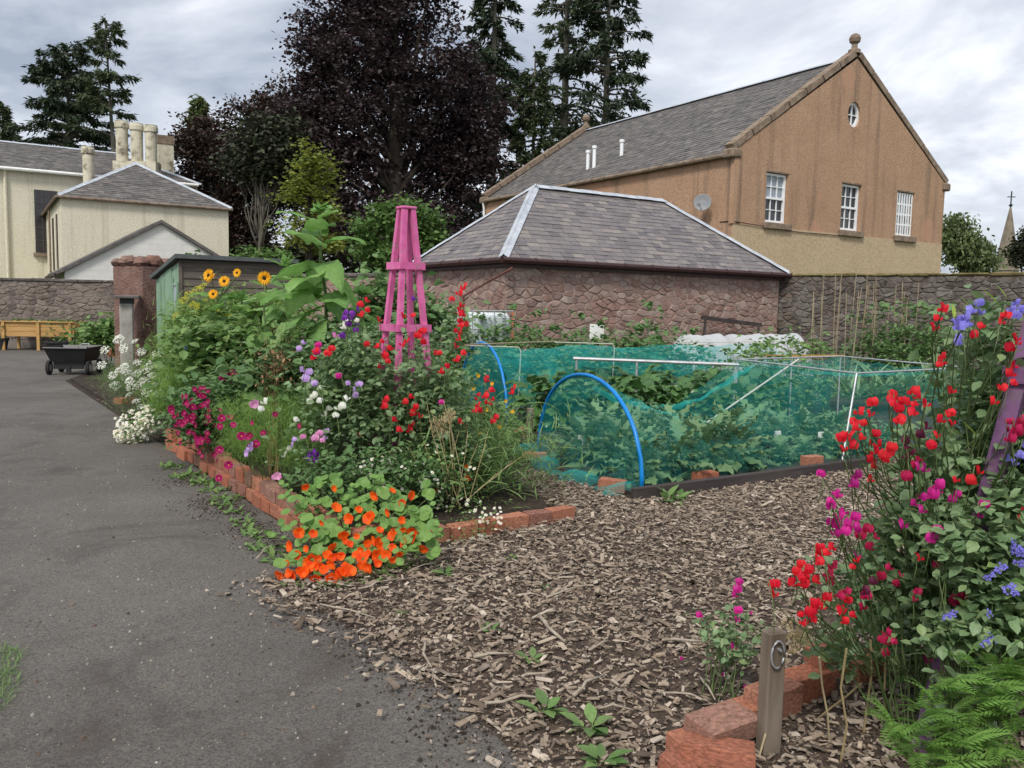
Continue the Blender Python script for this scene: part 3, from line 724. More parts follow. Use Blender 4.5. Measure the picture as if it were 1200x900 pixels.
def limb_path(a,b,k=4,wob=.06,sag=0):
    a,b=Vector(a),Vector(b); L_=(b-a).length; out=[]
    for i in range(k+1):
        t=i/k; p=a.lerp(b,t)
        if 0<i<k: p+=Vector((random.uniform(-1,1),random.uniform(-1,1),random.uniform(-1,1)))*wob*L_
        p.z+=sag*math.sin(math.pi*t)*L_; out.append(p)
    return out
M_bark=pmat('bark',[(.035,.028,.022),(.07,.058,.045),(.11,.09,.07)],6,.95,.8,20,stretch=(1,1,.25),bdist=.05)
M_bark_g=pmat('grey_bark',[(.08,.075,.06),(.13,.12,.095),(.18,.165,.13)],5,.95,.8,20,stretch=(1,1,.25),bdist=.05)
def broad_tree(name,label,px,d,ells_px,n,leaf,mat,trunk_r=.4,cat='tree',sub=.6,per=40,limbs=14,group=None,bark=None,depth=1.0,shell=.45,pm=(-.9,.5)):
    base=P(px,400,d); base.z=0
    t=thing(name,label,cat,base,0,group)
    s=d/F; ells=[]
    for (ex,ey,rx,ry,*dd) in ells_px:
        dz=dd[0] if dd else 0
        ells.append((P(ex,ey,d+dz)-base,(rx*s,rx*s*depth,ry*s)))
    pts,cc=ell_points(ells,n,sub,per,shell)
    top=max(c.z for c,r in ells)
    ac=Acc(); tp=limb_path((0,0,0),(ells[0][0].x*.6,ells[0][0].y*.6,top*.9),6,.012)
    ac.add(*tube(tp,[trunk_r*(1.25 if i==0 else 1)*(1-.13*i) for i in range(7)],10))
    ac.obj('trunk',bark or M_bark,t,smooth=True)
    lb=Acc(); idx=rng.choice(len(cc),min(limbs,len(cc)),replace=False)
    for i in idx:
        c=Vector(cc[i]); z=max(.12*top,min(top*.85,c.z*random.uniform(.45,.8))); j=min(5,int(z/(top*.9)*6)); st=tp[j].lerp(tp[j+1],max(0,min(1,z/(top*.9)*6-j)))
        lb.add(*tube(limb_path(st,c,4,.05,.05),[trunk_r*k_ for k_ in (.32,.22,.15,.09,.03)],5))
    lb.obj('limbs',bark or M_bark,t,smooth=True)
    m=len(pts)
    Acc().inst(DIA,pts,rrots(m,leaf*.65,leaf*1.3,pm[0],pm[1],1.0)).obj('crown',mat,t)
    return t
def conifer(name,label,px,d,ptop,pbot,wpx,nb,mat,trunk_r=.3,droop=.25,sparse=1.0,cat='tree',group=None,lean=0,wmin=.15,leaf=(.28,.62),tipup=.0,clear=0):
    base=P(px,400,d); base.z=0; t=thing(name,label,cat,base,0,group); s=d/F
    H=P(px,ptop,d).z; zb=max(.5,P(px,pbot,d).z)
    tp=[Vector((lean*z/H,0,z)) for z in np.linspace(0,H,7)]
    Acc().add(*tube(tp,[trunk_r*(1-.14*i) for i in range(7)],8)).obj('trunk',M_bark_g if sparse<1 else M_bark,t,smooth=True)
    lb=Acc(); Pp=[];Yw=[];Pt=[];Sc=[]
    for i in range(nb):
        f=random.random()**.85; z=zb+(H-zb)*f; a=random.uniform(0,6.283)
        Lb=wpx*s*((1-f)**.75*(1-wmin)+wmin)*random.uniform(.45,1.15)
        st=Vector((lean*z/H,0,z)); en=st+Vector((math.cos(a)*Lb,math.sin(a)*Lb,-droop*Lb*random.uniform(.3,1.4)+tipup*Lb))
        pth=limb_path(st,en,4,.03,.07); lb.add(*tube(pth,[trunk_r*q for q in (.22,.16,.1,.06,.02)],4,False))
        m=int(52*Lb*sparse)+8
        for _ in range(m):
            u=random.uniform(.2,1)**.8 if sparse>=1 else random.uniform(.35,1.0)**.7; j=min(3,int(u*4)); p=pth[j].lerp(pth[j+1],u*4-j)
            off=Lb*.2*(1.15-u)
            p=p+Vector((random.gauss(0,1)*off,random.gauss(0,1)*off,random.gauss(-.08,.12)))
            Pp.append(p); Yw.append(a-math.pi/2+random.gauss(0,.8)); Pt.append(random.gauss(-.35,.4)); Sc.append(random.uniform(*leaf))
    lb.obj('limbs',M_bark_g if sparse<1 else M_bark,t)
    m=len(Pp); T=([(0,0,0),(.16,.35,0),(.0,1,-.12),(-.16,.35,0)],[(0,1,2),(0,2,3)])
    Acc().inst(T,np.array([tuple(p) for p in Pp]),rots(Yw,Pt,rng.uniform(-1,1,m),Sc)).obj('crown',mat,t)
    return t
M_copper=vmat('copper_beech_leaf',[(.024,.014,.016),(.038,.022,.025),(.060,.036,.040),(.030,.019,.020),(.048,.036,.032)],1.0,.2,.5,trans=.18,spec=.5)
M_copper2=vmat('brownish_beech_leaf',[(.030,.016,.016),(.05,.025,.022),(.042,.034,.020),(.065,.036,.03)],1.0,.2,.55,trans=.18,spec=.4)
M_con=vmat('fir_needles',[(.024,.040,.022),(.038,.060,.030),(.052,.076,.036),(.030,.048,.026)],.5,.2,.6,trans=.1)
M_con2=vmat('larch_needles',[(.040,.060,.028),(.055,.080,.034),(.072,.095,.040),(.045,.062,.03)],.5,.2,.6,trans=.15)
M_yell=vmat('yellow_green_leaf',[(.07,.10,.018),(.11,.14,.025),(.16,.17,.03),(.085,.105,.02)],1,.2,.5,trans=.3)
M_mid=vmat('mid_green_leaf',[(.045,.085,.022),(.065,.12,.03),(.09,.15,.038),(.05,.09,.025)],1,.2,.5,trans=.25)
M_birch=vmat('willow_leaf',[(.06,.085,.035),(.085,.115,.045),(.11,.14,.055),(.05,.07,.03)],1,.2,.55,trans=.25)
M_dkwood=vmat('dark_wood_leaf',[(.022,.03,.014),(.032,.042,.02),(.028,.022,.018),(.04,.05,.022)],1,.2,.6,trans=.1)
broad_tree('copper_beech','huge dark purple copper beech towering behind the wall and pink obelisk',470,48,[(455,90,105,110),(395,185,70,75,-1),(515,190,55,110,1),(470,-30,95,75),(375,120,38,60),(440,265,90,48,-2),(540,110,40,70,2),(350,215,45,60),(430,10,70,60),(345,150,35,50),(375,60,40,55),(560,170,40,90),(520,290,50,35)],88000,.25,M_copper,.75,sub=.42,per=44,limbs=60,depth=.8,shell=.1)
broad_tree('copper_beech','rusty purple beech with bare grey twigs beside the cream house',268,53,[(245,195,50,60),(290,160,45,45,-1),(335,150,35,55),(300,240,45,50),(228,165,28,25),(320,140,32,28),(262,270,60,35),(335,200,30,50)],34000,.25,M_copper2,.5,sub=.4,per=40,limbs=46,depth=.8,shell=.3,bark=M_bark_g)
broad_tree('dark_yew','dark green yew with greyish twigs against the copper beech',305,44,[(312,165,38,25),(325,195,30,28),(290,195,25,22),(330,150,20,15)],5000,.30,M_dkwood,.2,sub=.5,per=30,limbs=50,depth=.7,shell=.2,bark=M_bark_g)
broad_tree('yellow_green_tree','slender yellow green beech with tiered sprays in front of the purple beech',362,29,[(365,200,24,28),(352,225,30,16),(375,250,32,18),(350,272,34,18),(380,285,28,16),(362,178,8,18),(385,205,8,22)],3600,.15,M_yell,.12,sub=.22,per=22,limbs=30,depth=.8,shell=.2,pm=(-.5,.35))
broad_tree('leafy_shrub','rounded mid green shrub behind the pink obelisk and wall',468,26,[(450,275,34,36),(490,272,32,34),(470,255,35,22),(470,300,50,22)],8000,.17,M_mid,.1,'shrub',sub=.2,per=26,limbs=16,shell=.55)
broad_tree('leafy_shrub','low green elder shrub behind the shed roof',300,28,[(296,300,14,12),(280,308,12,10),(225,310,6,18),(330,305,20,10)],1300,.16,M_mid,.06,'shrub',sub=.15,per=20,limbs=8)
conifer('fir_tree','tall dark fir rising behind the outbuilding roof beside the copper beech',573,58,-70,290,62,170,M_con,.42,.3,sparse=.9)
conifer('fir_tree','sparse tall larch with bare lower trunk, between two firs',655,62,-85,235,72,100,M_con2,.5,.18,sparse=.5,tipup=.1)
conifer('fir_tree','tall open fir with long outflung branches, next to the hall ridge',702,60,-60,190,80,115,M_con,.42,.12,sparse=.7,tipup=.12)
conifer('fir_tree','dense young fir partly hidden behind the hall roof',620,56,60,330,46,150,M_con2,.25,.25,sparse=.9)
conifer('spruce_tree','broad dark pine beyond the mansion roof',88,72,58,190,62,120,M_con,.5,.1,sparse=.9,tipup=.15,wmin=.35)
conifer('spruce_tree','tall pine with a thin straight trunk behind the chimneys',146,70,28,165,44,60,M_con2,.32,.05,sparse=.75,tipup=.2,lean=-1.0,wmin=.3)
conifer('spruce_tree','small pointed spruce behind the mansion roof edge',12,75,120,210,26,90,M_con2,.25,.25)
conifer('spruce_tree','small yellow green pointed cypress among the purple beeches',237,58,112,185,22,70,vmat('cypress_leaf',[(.04,.06,.02),(.06,.085,.025),(.08,.10,.03)],.5,.2,.6,trans=.15),.15,.05,wmin=.1)
broad_tree('weeping_birch','weeping birch at the far corner of the hall gable',1128,46,[(1125,285,20,28),(1140,300,22,22),(1118,265,12,18),(1155,308,12,14)],7000,.2,M_birch,.15,sub=.25,per=26,limbs=16,pm=(-1.4,-.3))
broad_tree('garden_tree','dark green tree beside the church spire',1194,60,[(1196,300,14,18),(1205,290,16,26)],3000,.26,M_dkwood,.15,sub=.3,per=26,limbs=10)
# the wood far behind, one mass
ac=Acc(); m=26000
px=rng.uniform(-250,760,m); base=np.array([tuple(P(float(a),400,90)) for a in np.linspace(-250,760,200)])
pt=np.stack([np.interp(px,np.linspace(-250,760,200),base[:,0]),90+rng.uniform(-6,6,m),np.zeros(m)],1)
hh=6+5.0*np.abs(np.sin(px*.021)+.6*np.sin(px*.047+1)); pt[:,2]=hh*rng.random(m)**.6
tag(ac.inst(DIA,pt,rrots(m,.7,1.6)).obj('far_wood',M_dkwood),'dark mass of far woodland behind the trees','woodland',kind='stuff')

# ================================================================ BUILT THINGS IN THE GARDEN
def wood(name,cols,sx=1,scale=9):
    return pmat(name,cols,scale,.8,.35,30,stretch=(1,1,.12) if sx==3 else ((.12,1,1) if sx==1 else (1,.12,1)))
M_pink=pmat('pink_paint',[(.50,.085,.25),(.62,.12,.32),(.68,.17,.38)],9,.6,.3,60,spec=.35,c2=(.42,.16,.25),s2=16)
M_purple=pmat('purple_paint',[(.12,.055,.125),(.17,.08,.175),(.21,.11,.215)],6,.6,.2,40,c2=(.16,.12,.13),s2=14)
def obelisk(name,label,base,H,hb,rz,mat,levels,lw=.042,ht=.036):
    t=thing(name,label,'obelisk',base,rz)
    cs=[(1,1),(-1,1),(-1,-1),(1,-1)]
    at=lambda c,z:Vector((c[0]*(hb+(ht-hb)*z/H),c[1]*(hb+(ht-hb)*z/H),z))
    for c in cs: put('leg',Acc().add(*beam(at(c,0),at(c,H),lw,lw,side=(1,0,0))).mesh('leg',mat),t)
    for z in levels:
        for i in range(4):
            a,b=at(cs[i],z),at(cs[(i+1)%4],z); d=(b-a).normalized(); out_=Vector((a.x+b.x,a.y+b.y,0)).normalized()
            e_=.045 if i%2 else .022
            put('rail',Acc().add(*beam(a-d*e_+out_*(lw*.5+.012),b+d*e_+out_*(lw*.5+.012),.022,.055+.004*(i%2),side=out_)).mesh('rail',mat),t)
    put('cap',Acc().add(*cbox(-ht-.03,ht+.03,-ht-.03,ht+.03,H-.002,H+.02,.006)).mesh('cap',mat),t)
    return t
ob_b=P(474,500,7.0); ob_b.z=.05
obelisk('garden_obelisk','bright pink painted wooden obelisk rising out of the sweet peas',ob_b,P(474,245,7).z-.05,.225,R(36),M_pink,[P(474,312,7).z-.05,P(474,384,7).z-.05])
ob2=Vector((1.99,2.95,.0))
obelisk('garden_obelisk','purple painted wooden obelisk leg among the red sweet peas',ob2,2.2,.33,R(45),M_purple,[1.40],.058)

# bricks
BR=[]
rb=random.Random(12)
M_brick=vmat('old_red_brick',[(.30,.105,.06),(.35,.13,.075),(.25,.095,.06),(.38,.16,.095),(.31,.14,.09),(.21,.10,.075),(.27,.15,.11)],11,.5,.95,.35,30,bdist=.004)
for _ in range(8): BR.append(Acc().add(*cbox(-.5,.5,-.5,.5,-.5,.5,.03,.035,rb)).mesh('brick',M_brick))
# scaled by object, chamfer follows
def brick(parent,loc,rz,size=(.22,.105,.075),tilt=0,name='brick'):
    o=put(name,rb.choice(BR),parent,loc); o.scale=size; o.rotation_euler=(tilt,rb.uniform(-.03,.03),rz); return o
ed=thing('brick_edging','two-course loose red brick edging along the asphalt side of the flower bed','edging',CN)
ang=math.atan2(PD.y,PD.x); nrm=Vector((PD.y,-PD.x,0))   # into the bed
for course in range(2):
    s=.1+(.11 if course else 0)
    while s<4.75:
        ln=rb.uniform(.19,.225); far=max(0,(s-2.9)/1.6)
        off=rb.uniform(-.012,.018)+(.03 if course else 0)+ (rb.uniform(-.03,.05) if far>0 else 0)
        if not (course==1 and 3.5<s<3.75):
            p=PD*(s+ln/2)+nrm*(.055+off); brick(ed,(p.x,p.y,.048+course*.1),ang+rb.uniform(-.05,.05)*(1+3*far),(ln-.006,.105,.098),rb.uniform(-.05,.05)*(1+2*far))
        s+=ln+rb.uniform(0,.012)
ed2=thing('brick_edging','single-course red brick edging along the wood chip side of the flower bed','edging',CN+BD*.1)
s=.05; angB=math.atan2(BD.y,BD.x); nB=Vector((-BD.y,BD.x,0))
while s<1.8:
    ln=rb.uniform(.2,.235); p=BD*(s+ln/2)+nB*(.06+rb.uniform(-.01,.012)); brick(ed2,(p.x,p.y,.05),angB+rb.uniform(-.04,.04),(ln-.006,.105,.1),rb.uniform(-.04,.04)); s+=ln+.004
for (a,b,rz) in ((.1,.18,.1),(.32,.2,.2)):
    p=BD*a-nB*.02; brick(ed2,(p.x,p.y,.16),angB+rz,(.2,.1,.07),.05)
# loose bricks
def loose(label,px,py,rz,size=(.215,.105,.09),z=.045,tilt=0,grp=None):
    g=G(px,py); o=brick(None,(g.x,g.y,z+.008),rz,size,tilt); tag(o,label,'brick',grp); return o
loose('red brick standing on the net beside the front blue hoop',718,577,R(-20),(.24,.105,.11),.055)
loose('red brick holding down the net at the middle of the dark board',826,566,R(25),(.23,.105,.10),.05)
loose('red brick holding down the net by the cage corner post',951,547,R(30),(.24,.11,.11),.055)
loose('red brick lying by the far foot of the front hoop',627,539,R(10),(.24,.12,.07),.035)
loose('brown brick lying inside the net among the kale',716,499,R(20),(.25,.12,.07),.035)
loose('broken red brick beside the white cushion of daisies',146,476,R(60),(.24,.2,.12),.06)
loose('chipped brick half hidden near the wooden label stake by the hoop',588,513,R(20),(.22,.11,.08),.04)
loose('red brick leaning in the flowers at the far hoop foot',610,510,R(40),(.22,.11,.09),.05)
red=thing('brick_edging','broken red bricks edging the bed around the wooden stake','edging',G(860,850))
bp=red.location
for (px,py,rz,size,z,tl) in ((822,884,.5,(.22,.14,.07),.035,.05),(845,878,.62,(.26,.15,.075),.09,.1),(842,906,-.35,(.24,.13,.085),.06,-.12),(880,842,.5,(.2,.12,.07),.03,.05),(905,838,.62,(.23,.12,.12),.06,.02),(945,818,.55,(.23,.11,.11),.06,.03),(968,806,.6,(.2,.1,.07),.15,.04),(1010,796,.6,(.22,.11,.1),.05,.0),(800,905,.9,(.16,.12,.06),.03,.2)):
    g=G(px,py)-bp; brick(red,(g.x,g.y,z+.005),rz,size,tl)

# black tipping cart
M_blackp=pmat('black_plastic',[(.010,.010,.011),(.018,.018,.019)],5,.45,.1,30,spec=.45)
M_rubber=pmat('tyre_rubber',[(.02,.02,.02),(.032,.031,.03)],9,.85,.2,50)
M_galv=pmat('galvanised_steel',[(.30,.31,.32),(.42,.43,.44),(.50,.51,.52)],7,.45,.1,40,metal=.5,spec=.5)
ct=G(88,438); cart=thing('garden_cart','black plastic garden dump cart standing on the asphalt path','cart',ct,R(8)); cart.scale=(.78,.78,.92)
hw,hl=.46,.6
def trough(hw0,hl0,z0,hw1,hl1,z1,th=.02):
    o=[(-hw0,-hl0,z0),(hw0,-hl0,z0),(hw0,hl0,z0),(-hw0,hl0,z0),(-hw1,-hl1,z1),(hw1,-hl1,z1),(hw1,hl1,z1),(-hw1,hl1,z1)]
    i=[(-hw1+th,-hl1+th,z1),(hw1-th,-hl1+th,z1),(hw1-th,hl1-th,z1),(-hw1+th,hl1-th,z1),(-hw0+th,-hl0+th,z0+.1),(hw0-th,-hl0+th,z0+.1),(hw0-th,hl0-th,z0+.1),(-hw0+th,hl0-th,z0+.1)]
    Fs=[(0,3,2,1),(0,1,5,4),(1,2,6,5),(2,3,7,6),(3,0,4,7),(4,5,9,8),(5,6,10,9),(6,7,11,10),(7,4,8,11),(8,9,13,12),(9,10,14,13),(10,11,15,14),(11,8,12,15),(12,13,14,15)]
    return o+i,Fs
tb=Acc().add(*trough(.42,.52,.3,.54,.66,.62)).obj('tub',M_blackp,cart)
rim=Acc()
for a,b in (((-.55,-.67),(.55,-.67)),((.55,-.67),(.55,.67)),((.55,.67),(-.55,.67)),((-.55,.67),(-.55,-.67))): rim.add(*tube([(*a,.62),(*b,.62)],.022,6))
rim.obj('rim',M_blackp,tb)
Acc().add(*box(-.38,.38,-.45,-.4,.14,.30)).add(*box(-.06,.06,-.48,-.42,.06,.2)).add(*box(-.3,.3,-.4,.4,.2,.29)).obj('undercarriage',M_blackp,cart)
for sx in (-1,1):
    for sy in (-.42,.42):
        wv=lathe([(.06,-.04),(.15,-.045),(.165,-.03),(.165,.03),(.15,.045),(.06,.04)],18)
        wh=Acc().add([(sx*.5+z,sy+x,.166+y) for x,y,z in wv[0]],wv[1]).obj('wheel',M_rubber,cart)
        rv=lathe([(.02,-.05),(.09,-.047),(.095,0),(.09,.047),(.02,.05)],14)
        Acc().add([(sx*.5+z*1.05,sy+x,.166+y) for x,y,z in rv[0]],rv[1]).obj('rim',M_galv,wh)
        Acc().add(*beam((sx*.44,sy,.3),(sx*.44,sy,.16),.03,.05)).obj('bracket',M_galv,cart)
Acc().add(*tube([(-.12,.6,.6),(-.1,.85,.66),(.1,.85,.66),(.12,.6,.6)],.014,6)).obj('handle',M_galv,cart)

# wooden planter on legs
M_pine=wood('orange_pine',[(.33,.19,.065),(.45,.27,.10),(.54,.34,.14)],1,7)
pg=G(52,410); pl=thing('wooden_planter','raised pale orange timber planter on legs against the boundary wall','planter',pg,R(4))
hw,hd,zt,zb=1.05,.42,.86,.42
for i in range(3):
    z0=zb+i*.145
    put('board',Acc().add(*cbox(-hw,hw,-hd,-hd+.03,z0,z0+.14,.005)).mesh('board',M_pine),pl); put('board',Acc().add(*cbox(-hw,hw,hd-.03,hd,z0,z0+.14,.005)).mesh('board',M_pine),pl)
    for x in (-hw-.03,hw): put('end_board',Acc().add(*cbox(x,x+.03,-hd,hd,z0,z0+.14,.005)).mesh('end_board',M_pine),pl)
for x in (-hw+.03,0,hw-.12):
    for y in (-hd-.055,hd): put('leg',Acc().add(*cbox(x,x+.09,y,y+.05,0,zt-.01,.006)).mesh('leg',M_pine),pl)
for (a,b,c,d) in ((-hw-.06,hw+.06,-hd-.07,-hd+.05),(-hw-.06,hw+.06,hd-.05,hd+.07)): put('top_rail',Acc().add(*cbox(a,b,c,d,zt-.005,zt+.025,.006)).mesh('top_rail',M_pine),pl)
Acc().add(*box(-hw+.01,hw-.01,-hd+.031,hd-.031,zb+.02,zt-.06)).obj('soil',M_soil,pl)
m=500; pp=np.stack([rng.uniform(-hw,hw,m),rng.uniform(-.35,.35,m),rng.uniform(zt-.06,zt+.07,m)],1)
tag(Acc().inst(DIA,pp,rrots(m,.04,.1)).obj('seedlings',M_mid,pl),kind='stuff')
M_potp=pmat('dark_pot',[(.022,.022,.025),(.04,.04,.042)],5,.6,.1)
M_terra=pmat('terracotta',[(.30,.115,.06),(.38,.16,.09),(.42,.21,.13)],6,.9,.3,30)
def pot_(label,px,py,r,h,mat,name='plant_pot',grp=None):
    g=G(px,py); t=thing(name,label,'pot',g,0,grp)
    Acc().add(*lathe([(r*.72,0),(r*.97,h*.82),(r*1.08,h*.83),(r*1.08,h),(r*.95,h),(r*.9,h*.9)],16)).obj('pot',mat,t)
    m=90; p=np.stack([rng.normal(0,r*.8,m),rng.normal(0,r*.8,m),h+np.abs(rng.normal(0,r*.9,m))],1)
    tag(Acc().inst(DIA,p,rrots(m,.05,.14)).obj('leaves',M_mid,t),kind='stuff')
pot_('wide dark tub of seedlings under the planter behind the cart',72,412,.42,.32,M_potp)
pot_('black plant pot beside the planter leg at the wall',2,410,.2,.36,M_potp)
pot_('terracotta pot behind the cart beneath the gate pillar',134,418,.24,.24,M_terra); pot_('small terracotta pot tucked behind the cart',118,414,.15,.2,M_terra)

# gate pillar with niche box
M_pharl=pmat('brown_harl',[(.15,.085,.065),(.215,.13,.105),(.27,.175,.145)],4,.95,1.0,26,bdist=.05)
pc=P(168,440,16.5); pc.z=0; pil=thing('gate_pillar','thick brown harled stone pillar with rounded rough cap beside the green shed','pillar',pc,R(148))
# local x = along the left face, y = along the right face (into depth)
Acc().add(*cbox(0,.95,-.95,0,0,2.26,.03)).obj('shaft',M_pharl,pil)
M_rcap=vmat('red_boulder',[(.16,.085,.065),(.20,.115,.09),(.24,.15,.12),(.13,.075,.06)],6,.4,.95,.9,25,bdist=.03)
rp_=random.Random(5)
for ring in ((0,0),(.25,0),(.5,0),(.75,0),(0,-.75),(.25,-.75),(.5,-.75),(.75,-.75),(0,-.5),(0,-.25),(.75,-.25),(.75,-.5),(.35,-.35)):
    T=cbox(-.14,.14,-.14,.14,0,rp_.uniform(.17,.24),.07,.02,rp_); put('cap_stone',Acc().add(*T).mesh('cap_stone',M_rcap),pil,(ring[0]+.1,ring[1]-.1,2.24),rz=rp_.uniform(-.3,.3))
nb=P(150,440,16.2); nb.z=0; nib=thing('stone_post','weathered grey stone post with slate cap in front of the pillar','post',nb,R(20))
Acc().add(*cbox(-.12,.12,-.1,.1,0,1.55,.02)).obj('post',pmat('pale_stone',[(.22,.20,.18),(.34,.32,.29),(.42,.40,.37)],4,.9,.5,25),nib)
Acc().add(*box(-.11,.14,-.102,.0,1.52,1.62)).obj('recess_shade_block',M_blackp,nib)  # solid black block under the cap, standing in for the shade of a hollow
Acc().add(*cbox(-.2,.24,-.25,.25,1.62,1.68,.012)).obj('slate_cap',M_slate_d,nib)

# shed
M_green=wood('faded_green_paint',[(.16,.26,.17),(.22,.34,.24),(.29,.41,.31)],3,8)
M_shed=wood('weathered_brown_board',[(.075,.06,.048),(.12,.10,.082),(.17,.145,.12)],1,8)
M_felt=pmat('roofing_felt',[(.075,.085,.085),(.11,.12,.12)],6,.95,.6,60)
sb_=P(213,440,14); sb_.z=0; shed=thing('garden_shed','small timber shed with faded green door end and brown weathered side','shed',sb_,TH)
SW,SD,SF,SK=1.83,2.2,2.27,2.0
def shz(y): return SF+(SK-SF)*y/SD
Acc().add([(.01,.01,0),(SW,.01,0),(SW,SD,0),(.01,SD,0),(.01,.01,SF),(SW,.01,SF),(SW,SD,SK),(.01,SD,SK)],[(0,1,5,4),(1,2,6,5),(2,3,7,6),(3,0,4,7)]).obj('inner_wall',M_shed,shed)
z=.05
while z<SF-.02:
    h=min(.135,SF-z)
    put('board',Acc().add([(0,-.022,z),(SW,-.022,z),(SW,-.006,z+h),(0,-.006,z+h),(0,.01,z),(SW,.01,z),(SW,.01,z+h),(0,.01,z+h)],[(0,1,2,3),(4,5,1,0),(3,2,6,7)]).mesh('board',M_shed),shed); z+=.128
y=0; k_=0
while y<SD-.01:                      # vertical green boards on the door end
    y2=min(y+.15,SD); dz=0 if (y<.45 or y>1.55) else .02
    put('green_board',Acc().add([(-.012-dz,y+.004,.04),(-.012-dz,y2-.004,.04),(-.012-dz,y2-.004,shz(y2)-.03),(-.012-dz,y+.004,shz(y)-.03),(.01,y+.004,.04),(.01,y2-.004,.04),(.01,y2-.004,shz(y2)-.03),(.01,y+.004,shz(y)-.03)],[(0,3,2,1),(0,4,7,3),(1,2,6,5),(3,7,6,2)]).mesh('green_board',M_green),shed); y=y2; k_+=1
M_greypanel=pmat('grey_pane',[(.30,.36,.40),(.42,.48,.52)],4,.3,.05,spec=.5)
wn=Acc().add(*box(-.028,-.014,.12,.42,.9,1.85)).obj('window',M_greypanel,shed)
fr=Acc()
for (a,b,c,d) in ((.07,.12,.85,1.9),(.42,.47,.85,1.9),(.12,.42,.85,.9),(.12,.42,1.85,1.9)): fr.add(*box(-.045,-.016,a,b,c,d))
fr.obj('frame',M_green,wn)
for (a,b) in ((.47,.52),(1.55,1.6)): put('door_trim',Acc().add(*box(-.05,-.033,a,b,.04,2.0)).mesh('door_trim',M_green),shed)
put('corner_post',Acc().add(*box(-.03,.025,-.04,-.023,0.02,SF-.02)).mesh('corner_post',M_shed),shed)
V=[(-.1,-.14,SF+.02),(SW+.12,-.14,SF+.02),(SW+.12,SD+.12,SK-.01),(-.1,SD+.12,SK-.01)]; V+=[(x,y,z+.07) for x,y,z in V]
Acc().add(V,[(3,2,1,0),(4,5,6,7),(0,1,5,4),(1,2,6,5),(2,3,7,6),(3,0,4,7)]).obj('roof',M_felt,shed)

# net tunnel ------------------------------------------------------
M_bluep=pmat('blue_water_pipe',[(.0,.17,.52),(.002,.23,.62)],5,.4,.05,spec=.45)
def netmat(name,c,alpha,var=.14):
    m,t,N,L_=nodes(name); vec,oi=coords(N,L_)
    nz=noise(N,L_,vec,5,5,.6); k=N('ShaderNodeMapRange'); k.inputs[1].default_value=.3;k.inputs[2].default_value=.7;k.inputs[3].default_value=alpha-var;k.inputs[4].default_value=alpha+var; L_(nz,k.inputs[0])
    d=N('ShaderNodeBsdfDiffuse'); d.inputs[0].default_value=(*c,1); tr=N('ShaderNodeBsdfTranslucent'); tr.inputs[0].default_value=(*c,1)
    a=N('ShaderNodeMixShader'); a.inputs[0].default_value=.4; L_(d.outputs[0],a.inputs[1]); L_(tr.outputs[0],a.inputs[2])
    tp=N('ShaderNodeBsdfTransparent'); b=N('ShaderNodeMixShader'); L_(k.outputs[0],b.inputs[0]); L_(tp.outputs[0],b.inputs[1]); L_(a.outputs[0],b.inputs[2]); fin(N,L_,b.outputs[0]); return m
M_net=netmat('teal_net',(.07,.64,.60),.115,.05); M_net2=netmat('teal_net_folded',(.05,.58,.54),.25,.12); M_netk=netmat('black_net',(.03,.035,.035),.4)
M_fleece=netmat('white_fleece',(.68,.70,.71),.9,.05)
def grid(fn,nu,nv):
    V=[tuple(fn(i/nu,j/nv)) for i in range(nu+1) for j in range(nv+1)]
    Fs=[(i*(nv+1)+j,(i+1)*(nv+1)+j,(i+1)*(nv+1)+j+1,i*(nv+1)+j+1) for i in range(nu) for j in range(nv)]
    return V,Fs
def wob(x,y,s=1.0): return (math.sin(7.1*x+3*y)+math.sin(4.3*y-5.2*x+1)+.6*math.sin(13*x+11*y)+.4*math.sin(23*y-17*x))*.012*s
def hoop(label,f0,f1,h,mat,r=.016,top=None):
    a,b=Vector((*f0,0)),Vector((*f1,0)); pts=[]
    for i in range(25):
        q=i/24; t=(1-math.cos(math.pi*q))/2; zz=h*math.sin(math.pi*q)**.85
        p=a.lerp(b,t); pts.append(Vector((p.x,p.y,zz))-a)
    o=Acc().add(*tube(pts,r,8)).obj('hoop',mat,smooth=True); o.location=a; return tag(o,label,'hoop')
f0,f1=G(752,579),G(631,529); f0=(f0.x,f0.y); f1=(f1.x,f1.y); HH=.95
hoop('bright blue pipe hoop closing the near end of the kale net',f0,f1,HH,M_bluep,.02)
g0=P(594,503,11.1); g1=(g0.x-.33*2.3,g0.y+.944*2.3); g0=(g0.x,g0.y)
hoop('bright blue pipe hoop behind the red sweet peas, on the farther tunnel',g0,g1,1.08,M_bluep,.02)
c2=P(1004,437,9.1); c1=P(864,427,11.3); c3=P(1135,432,10.5); c4_=P(985,418,12.7)
FZ=.96
